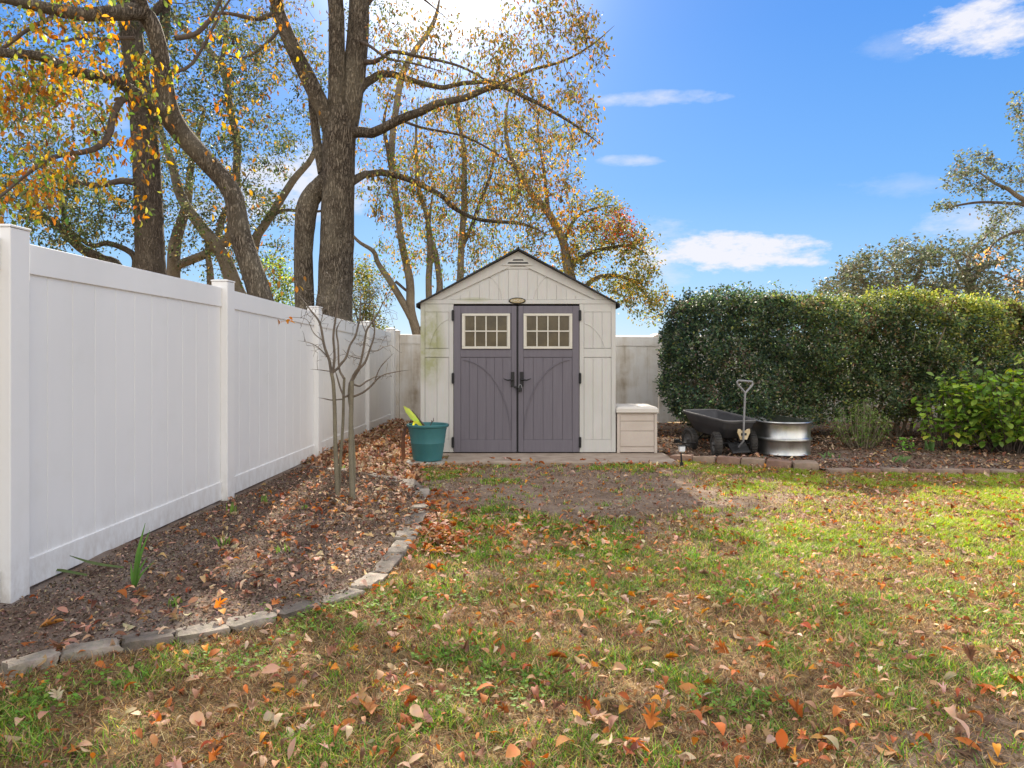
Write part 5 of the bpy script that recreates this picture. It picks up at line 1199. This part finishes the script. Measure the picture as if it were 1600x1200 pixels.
# big-leaf light green shrub
def shrub(nm, cx, cy, rx, ry, h, nst, nleaf, size, cols, w, lab, T, tilt=.35, cat='shrub', seed=0, stemc='twig', low=.15, wide=.75):
    root = empty(nm, (cx, cy, bz(np.array([cx]), np.array([cy]))[0]), 0, lab, cat); wd = Wood(); P_, D_ = [], []
    for k in range(nst):
        a = rng.uniform(0, 6.3); r = rng.random()**.5; tx, ty = rx*r*math.cos(a), ry*r*math.sin(a); tz = h*(1-.35*r*r)*rng.uniform(.72, 1.03)
        b0 = np.array([tx*.25+rng.normal(0, .03), ty*.25+rng.normal(0, .03), -.03]); t1 = np.array([tx, ty, tz]); pp, rr_ = catmull([b0, b0*.5+t1*.5+np.array([tx*.1, ty*.1, -.04*h]), t1], [.007, .005, .0025], 5); wd.tube(pp, rr_, 5)
        for q in range(nleaf):
            f = rng.uniform(low, 1)**.7; i = f*(len(pp)-1); i0 = min(int(i), len(pp)-2); p = pp[i0]*(1-(i-i0))+pp[i0+1]*(i-i0)
            P_.append(p+rng.normal(0, size*.45, 3)); D_.append(math.atan2(p[1]+rng.normal(0, .2), p[0]+rng.normal(0, .2)))
    wd.build('stems', M[stemc], root); P_ = np.array(P_); P_[:, 2] = np.maximum(P_[:, 2], .02); n = len(P_)
    zt = np.clip(P_[:, 2]/h, 0, 1)[:, None]; c = pal(n, cols, w, .14)
    out = scatter(T, P_, rots(np.array(D_)+rng.normal(0, .9, n), rng.normal(tilt, .35, n), rng.normal(0, .35, n)), rng.uniform(size*.6, size*1.2, n)[:, None]*np.array([1, 1, .8]), c)
    np_mesh('leaves', out[0], out[1], M['leaf_broad'], out[2], root, smooth=False)
M['leaf_broad'] = leafmat('broad_leaves', .42, .42, .4)
LG = [(.16, .27, .045), (.25, .38, .06), (.36, .46, .07), (.10, .17, .035), (.50, .52, .08)]
shrub('hydrangea_shrub', 6.30, 9.15, .95, .42, 1.30, 95, 22, .105, LG, [2.4, 3, 2, 1.4, .6], 'broad-leaved bright green shrub in front of the hedge at right edge', T_oval(.62))
shrub('hydrangea_shrub', 5.62, 9.35, .42, .3, 1.0, 22, 16, .10, LG, [2.4, 3, 1, 1.8, .3], 'taller loose stems of broad leaves at the left side of the bright green shrub', T_oval(.62))
shrub('wispy_shrub', 4.60, 9.55, .42, .25, .66, 44, 26, .055, [(.12, .20, .05), (.20, .29, .07), (.32, .38, .13)], [2, 2, 1], 'small wispy grey-green shrub growing low before the hedge', T_rhomb(.35), stemc='twig_light')
shrub('leafy_weed', 5.02, 9.2, .11, .09, .20, 12, 6, .06, [(.16, .36, .04), (.22, .44, .06)], [1, 1], 'small vivid green weed between wispy shrub and big-leaf shrub', T_oval(.5), cat='weed')
shrub('leafy_weed', 6.7, 8.75, .20, .12, .22, 14, 7, .07, LG, [1, 1, 1, 1, .3], 'low green weed sprouting below the big-leaf shrub at right edge', T_oval(.5), cat='weed')
def tuft(nm, x, y, n, h, w, cols, lab, cat, bed=True, spread=.05, lean=.35):
    z = bz(np.array([x]), np.array([y]))[0] if bed else gz(np.array([x]), np.array([y]))[0]
    root = empty(nm, (x, y, z), 0, lab, cat)
    for k in range(n):
        a = rng.uniform(0, 6.3); ln = rng.uniform(.05, lean); hh = h*rng.uniform(.6, 1); bx0 = rng.normal(0, spread*.4); by0 = rng.normal(0, spread*.4)
        e = np.array([math.cos(a), math.sin(a), 0])*ln*hh
        strap('blade', [(bx0, by0, -.01), (bx0+e[0]*.3, by0+e[1]*.3, hh*.5), (bx0+e[0], by0+e[1], hh)], [w, w*1.05, w*.12], .5, (cols[k % len(cols)], cols[(k+1) % len(cols)]), root, 'leaf_gloss', 8)
x, y = G(210, 925)
t_ = empty('iris_plant', (x, y, bz(np.array([x]), np.array([y]))[0]), 0, 'upright sword-leaf plant alone in the mulch near the white fence', 'plant')
for (tx, tz, w_) in ((.05, .35, .011), (.075, .31, .009), (.02, .20, .010), (.06, .16, .008), (-.03, .13, .008), (.10, .14, .006)):
    strap('blade', [(0, 0, -.01), (tx*.4, .0, tz*.5), (tx, .02, tz)], [w_, w_*1.05, w_*.1], .5, ((.10, .22, .04), (.15, .30, .07)), t_, 'leaf_gloss', 8)
x, y = G(120, 900)
t_ = empty('strap_plant', (x, y, bz(np.array([x]), np.array([y]))[0]), 0, 'two fallen dark strap leaves lying against the foot of the nearest fence panel', 'plant')
strap('blade', [(.25, .05, .01), (.10, .0, .05), (-.03, -.02, .10)], [.006, .009, .002], .3, ((.12, .17, .06), (.10, .14, .06)), t_, 'leaf_gloss', 8)
strap('blade', [(.12, -.1, .01), (-.02, -.1, .035), (-.12, -.08, .04)], [.006, .009, .002], .3, ((.12, .17, .06), (.10, .14, .06)), t_, 'leaf_gloss', 8)
for (px, py, n, h, lab) in ((365, 808, 7, .10, 'grassy weed at the foot of the second fence post'), (415, 790, 6, .09, 'grassy weed in the bed a little right of the second fence post'), (480, 800, 5, .05, 'tiny weed in bare mulch left of the sapling trunks'), (440, 868, 6, .05, 'sparse weed in the middle of the mulch bed'), (275, 955, 7, .06, 'low weed in the mulch above the pale border stones'), (535, 738, 5, .07, 'small green weed behind the sapling by the stones'), (85, 905, 7, .07, 'grass tuft beside the nearest fence post'), (350, 860, 7, .08, 'thin weed in the mulch right of the sword-leaf plant')):
    x, y = G(px, py); tuft('weed', x, y, n, h, .005, [(.14, .26, .05), (.24, .34, .08)], lab, 'weed', True, .06, .8)
for (px, Z, h, lab) in ((1452, 9.3, .24, 'upright strappy clump just left of the big-leaf shrub stems'), (1300, 8.7, .08, 'flattened green tuft on the soil right of the tank'), (1405, 8.35, .10, 'feathery green tuft on the soil in front of the shrubs')):
    tuft('strap_clump', (px-800)/F*Z, Z, 12, h, .010, [(.10, .20, .06), (.18, .28, .09)], lab, 'plant', True, .12, .5 if h > .2 else 2.)

# ------------------------------------------------------------------ neighbouring houses
def house(x, y, w, d, hw_, hr, lab, gable_front):
    root = empty('neighbour_house', (x, y, g(x, y)), 0, lab, 'house', None)
    b = MB(); b.box(-w/2, w/2, 0, d, 0, hw_); 
    if gable_front: b.prism([(-w/2, hw_+.002), (w/2, hw_+.002), (0, hr-.1)], .0, d)
    else:
        b.add([(-w/2, 0, hw_), (-w/2, d, hw_), (-w/2, d/2, hr-.1), (w/2, 0, hw_), (w/2, d, hw_), (w/2, d/2, hr-.1)], [(0, 1, 2), (3, 5, 4)])
    b.build('wall', M['house_w'], root)
    r = MB(); o_ = .4
    if gable_front:
        for s in (-1, 1): r.prism([(0, hr), (s*(w/2+o_), hw_-.15), (s*(w/2+o_), hw_-.32), (0, hr-.17)], -o_, d+o_)
    else:
        r.add([(-w/2-o_, -o_, hw_-.15), (w/2+o_, -o_, hw_-.15), (w/2+o_, d/2, hr), (-w/2-o_, d/2, hr), (-w/2-o_, d+o_, hw_-.15), (w/2+o_, d+o_, hw_-.15), (-w/2-o_, -o_, hw_-.32), (w/2+o_, -o_, hw_-.32), (-w/2-o_, d+o_, hw_-.32), (w/2+o_, d+o_, hw_-.32)],
              [(0, 1, 2, 3), (3, 2, 5, 4), (0, 6, 7, 1), (4, 5, 9, 8), (0, 3, 4, 8, 6), (1, 7, 9, 5, 2)])
    r.build('roof', M['house_r'], root, recalc=True)
    wn = MB(); 
    for k in (-.28, .22): wn.box(k*w-.6, k*w+.6, -.04, -.002, .9, 2.0)
    wn.build('window', M['pane'], root)
house(12.5, 70, 22, 12, 2.6, 3.62, 'low tan-roofed house glimpsed over the back fence right of the shed', False)
house(13.6, 66, 3.2, 3.8, 2.7, 3.55, 'small pale blue gable peeking over the fence beside the hedge', True)
house(-10.5, 72, 12, 12, 2.6, 3.8, 'pale roofed house glimpsed over the fence corner left of the shed', False)
def distant_trees():
    parts = []; n = 0
    for k in range(60):
        a = rng.uniform(-1.1, 1.1); d = rng.uniform(85, 130); cx, cy = d*math.sin(a), d*math.cos(a); m = 260; h = rng.uniform(1.6, 2.6); w = rng.uniform(4, 8)
        u = rng.normal(0, 1, (m, 3)); u /= np.linalg.norm(u, axis=1)[:, None]; p = u*(rng.uniform(.5, 1, m)**.5)[:, None]*np.array([w, w, h*.5])+np.array([cx, cy, h*.5-.2])
        parts.append(scatter(T_rhomb(.7), p, rots(rng.uniform(0, 6.3, m), rng.normal(0, .6, m), rng.normal(0, .6, m)), rng.uniform(.6, 1.2, m)[:, None]*np.ones(3), pal(m, GREEN_OAK[:3], [1, 1, 1])))
    V, Fs, C = merge(parts); tag(np_mesh('distant_woods', V, Fs, M['leaf_thin'], C), 'distant belt of dark trees on the horizon', 'trees', kind='stuff')
distant_trees()

# ------------------------------------------------------------------ camera, sun, sky
cam = bpy.data.cameras.new('camera'); co = bpy.data.objects.new('camera', cam); COL.objects.link(co); S.camera = co
co.location = (0, 0, CH); co.rotation_euler = (R(90), 0, 0); cam.sensor_width = 36; cam.lens = 36*F/1600; cam.shift_y = -(600-HOR)/1600
cam.clip_start = .05; cam.clip_end = 2000
TANE = .66; AZ = -.097
sun = bpy.data.lights.new('sun', 'SUN'); so = bpy.data.objects.new('sun', sun); COL.objects.link(so)
so.rotation_euler = Vector((AZ, 1, TANE)).to_track_quat('Z', 'Y').to_euler()
sun.energy = 5.0; sun.angle = R(.6); sun.color = (1, .90, .74)
w = bpy.data.worlds.new('World'); S.world = w; w.use_nodes = True; nt = w.node_tree; nt.nodes.clear()
out = N(nt, 'ShaderNodeOutputWorld'); bg = N(nt, 'ShaderNodeBackground'); L(nt, bg.outputs[0], out.inputs[0])
sky = N(nt, 'ShaderNodeTexSky', sky_type='NISHITA'); sky.sun_disc = False; sky.sun_elevation = math.atan(TANE); sky.sun_rotation = math.atan(AZ); sky.dust_density = .4; sky.ozone_density = 3
tc = N(nt, 'ShaderNodeTexCoord'); vec = tc.outputs['Generated']; sp = N(nt, 'ShaderNodeSeparateXYZ'); L(nt, vec, sp.inputs[0])
K = 3.95   # sky colours below are written for a radiance of 1; background strength .1 and exposure 1 bring them back
def kc(c): return tuple(v*K for v in c)
grad = ramp(nt, sp.outputs['Z'], [(.0, (.42, .64, .86)), (.10, (.25, .52, .88)), (.22, (.115, .385, .87)), (.40, (.055, .29, .85)), (.6, (.04, .22, .78)), (1, (.04, .17, .65))])
gs = N(nt, 'ShaderNodeVectorMath', operation='SCALE'); L(nt, grad.outputs['Color'], gs.inputs[0]); gs.inputs['Scale'].default_value = K
base_ = mix(nt, .12, gs.outputs[0], sky.outputs['Color'])
# clouds, fixed in world directions: u = x/y, v = z/y in front of the viewer
yy = math_n(nt, 'MAXIMUM', sp.outputs['Y'], .02); U = math_n(nt, 'DIVIDE', sp.outputs['X'], yy); Vv = math_n(nt, 'DIVIDE', sp.outputs['Z'], yy)
nzv = N(nt, 'ShaderNodeMapping'); nzv.inputs['Scale'].default_value = (1, 1, 2.6); L(nt, vec, nzv.inputs['Vector'])
cn = noise_n(nt, nzv.outputs['Vector'], 5.5, 8, .62); cn2 = noise_n(nt, nzv.outputs['Vector'], 22, 6, .65)
nn = math_n(nt, 'ADD', math_n(nt, 'MULTIPLY', math_n(nt, 'SUBTRACT', cn.outputs['Fac'], .5), 2.4), math_n(nt, 'MULTIPLY', math_n(nt, 'SUBTRACT', cn2.outputs['Fac'], .5), 2.4))
tot = None
def cloud(px, py, rx, ry, amt=1., soft=1.2, tilt=0, flat=1.):
    global tot
    u0, v0, a, b_ = (px-800)/F, (HOR-py)/F, rx/F, ry/F
    du = math_n(nt, 'SUBTRACT', U, u0); dv = math_n(nt, 'SUBTRACT', Vv, v0)
    if tilt: dv = math_n(nt, 'SUBTRACT', dv, math_n(nt, 'MULTIPLY', du, tilt))
    up = math_n(nt, 'MAXIMUM', dv, 0); dn = math_n(nt, 'MINIMUM', dv, 0)
    dvs = math_n(nt, 'ADD', math_n(nt, 'DIVIDE', up, b_*flat), math_n(nt, 'DIVIDE', dn, b_))
    d = math_n(nt, 'ADD', math_n(nt, 'POWER', math_n(nt, 'ABSOLUTE', math_n(nt, 'DIVIDE', du, a)), 2.), math_n(nt, 'POWER', math_n(nt, 'ABSOLUTE', dvs), 2.))
    f = math_n(nt, 'MULTIPLY', math_n(nt, 'ADD', math_n(nt, 'SUBTRACT', 1., d), nn), soft, clamp=True)
    f = math_n(nt, 'MULTIPLY', math_n(nt, 'MULTIPLY', f, math_n(nt, 'SUBTRACT', 1.9, d, clamp=True)), amt)
    tot = f if tot is None else math_n(nt, 'MAXIMUM', tot, f)
cloud(1130, 392, 190, 38, .95, 1.3, 0, .75)
cloud(1020, 400, 90, 60, .5, .8)
cloud(1025, 153, 120, 13, .55, .7, .02); cloud(985, 250, 62, 10, .5, .7)
cloud(1540, 45, 130, 48, .95, 1.0, .15); cloud(1400, 70, 80, 25, .25, .6)
cloud(1530, 350, 110, 36, .6, .7, .1); cloud(1420, 290, 110, 20, .25, .6)
cloud(460, 285, 130, 60, .85, .9); cloud(330, 330, 110, 40, .4, .7); cloud(80, 180, 160, 60, .5, .7); cloud(690, 20, 120, 70, .5, .9)
# broken cloud added out of view behind and overhead, as ambient fill
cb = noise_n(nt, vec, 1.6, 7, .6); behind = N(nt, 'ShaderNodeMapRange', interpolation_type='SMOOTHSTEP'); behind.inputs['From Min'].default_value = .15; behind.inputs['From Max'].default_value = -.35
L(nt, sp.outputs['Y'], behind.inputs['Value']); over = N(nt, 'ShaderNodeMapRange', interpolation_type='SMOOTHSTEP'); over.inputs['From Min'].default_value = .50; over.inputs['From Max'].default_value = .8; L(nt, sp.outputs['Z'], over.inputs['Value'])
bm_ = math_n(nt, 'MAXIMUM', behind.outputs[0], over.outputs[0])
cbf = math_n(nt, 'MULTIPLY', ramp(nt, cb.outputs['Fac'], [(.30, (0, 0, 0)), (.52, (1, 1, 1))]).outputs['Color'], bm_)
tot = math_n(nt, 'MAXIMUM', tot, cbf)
# cloud colour: modest in front (thin, lavender white), raised out of view to light the shaded fronts
cfront = kc((.93, .93, 1.0)); cfill = kc((CLB, CLB*.985, CLB*.96)) if 'CLB' in globals() else kc((1.95, 1.88, 1.77))
cc = mix(nt, bm_, cfront, cfill)
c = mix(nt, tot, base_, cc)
# aureole round the sun
sd = Vector((AZ, 1, TANE-.08)).normalized(); dp = N(nt, 'ShaderNodeVectorMath', operation='DOT_PRODUCT'); L(nt, vec, dp.inputs[0]); dp.inputs[1].default_value = sd
a1 = math_n(nt, 'POWER', math_n(nt, 'MAXIMUM', dp.outputs['Value'], 0), 150.); a2 = math_n(nt, 'POWER', math_n(nt, 'MAXIMUM', dp.outputs['Value'], 0), 40.)
glow = math_n(nt, 'ADD', math_n(nt, 'MULTIPLY', a1, 2.2*K), math_n(nt, 'MULTIPLY', a2, .11*K))
gv_ = N(nt, 'ShaderNodeVectorMath', operation='SCALE'); gv_.inputs[0].default_value = (1, .97, .9); L(nt, glow, gv_.inputs['Scale'])
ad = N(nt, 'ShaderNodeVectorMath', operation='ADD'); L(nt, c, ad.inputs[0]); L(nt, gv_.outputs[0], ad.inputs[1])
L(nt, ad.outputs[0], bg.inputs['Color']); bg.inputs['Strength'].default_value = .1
S.view_settings.view_transform = 'Standard'; S.view_settings.look = 'None'; S.view_settings.exposure = 1.34; S.view_settings.gamma = 1
S.cycles.max_bounces = 6; S.cycles.transmission_bounces = 3; S.cycles.diffuse_bounces = 4; S.cycles.glossy_bounces = 2
S.cycles.use_denoising = True
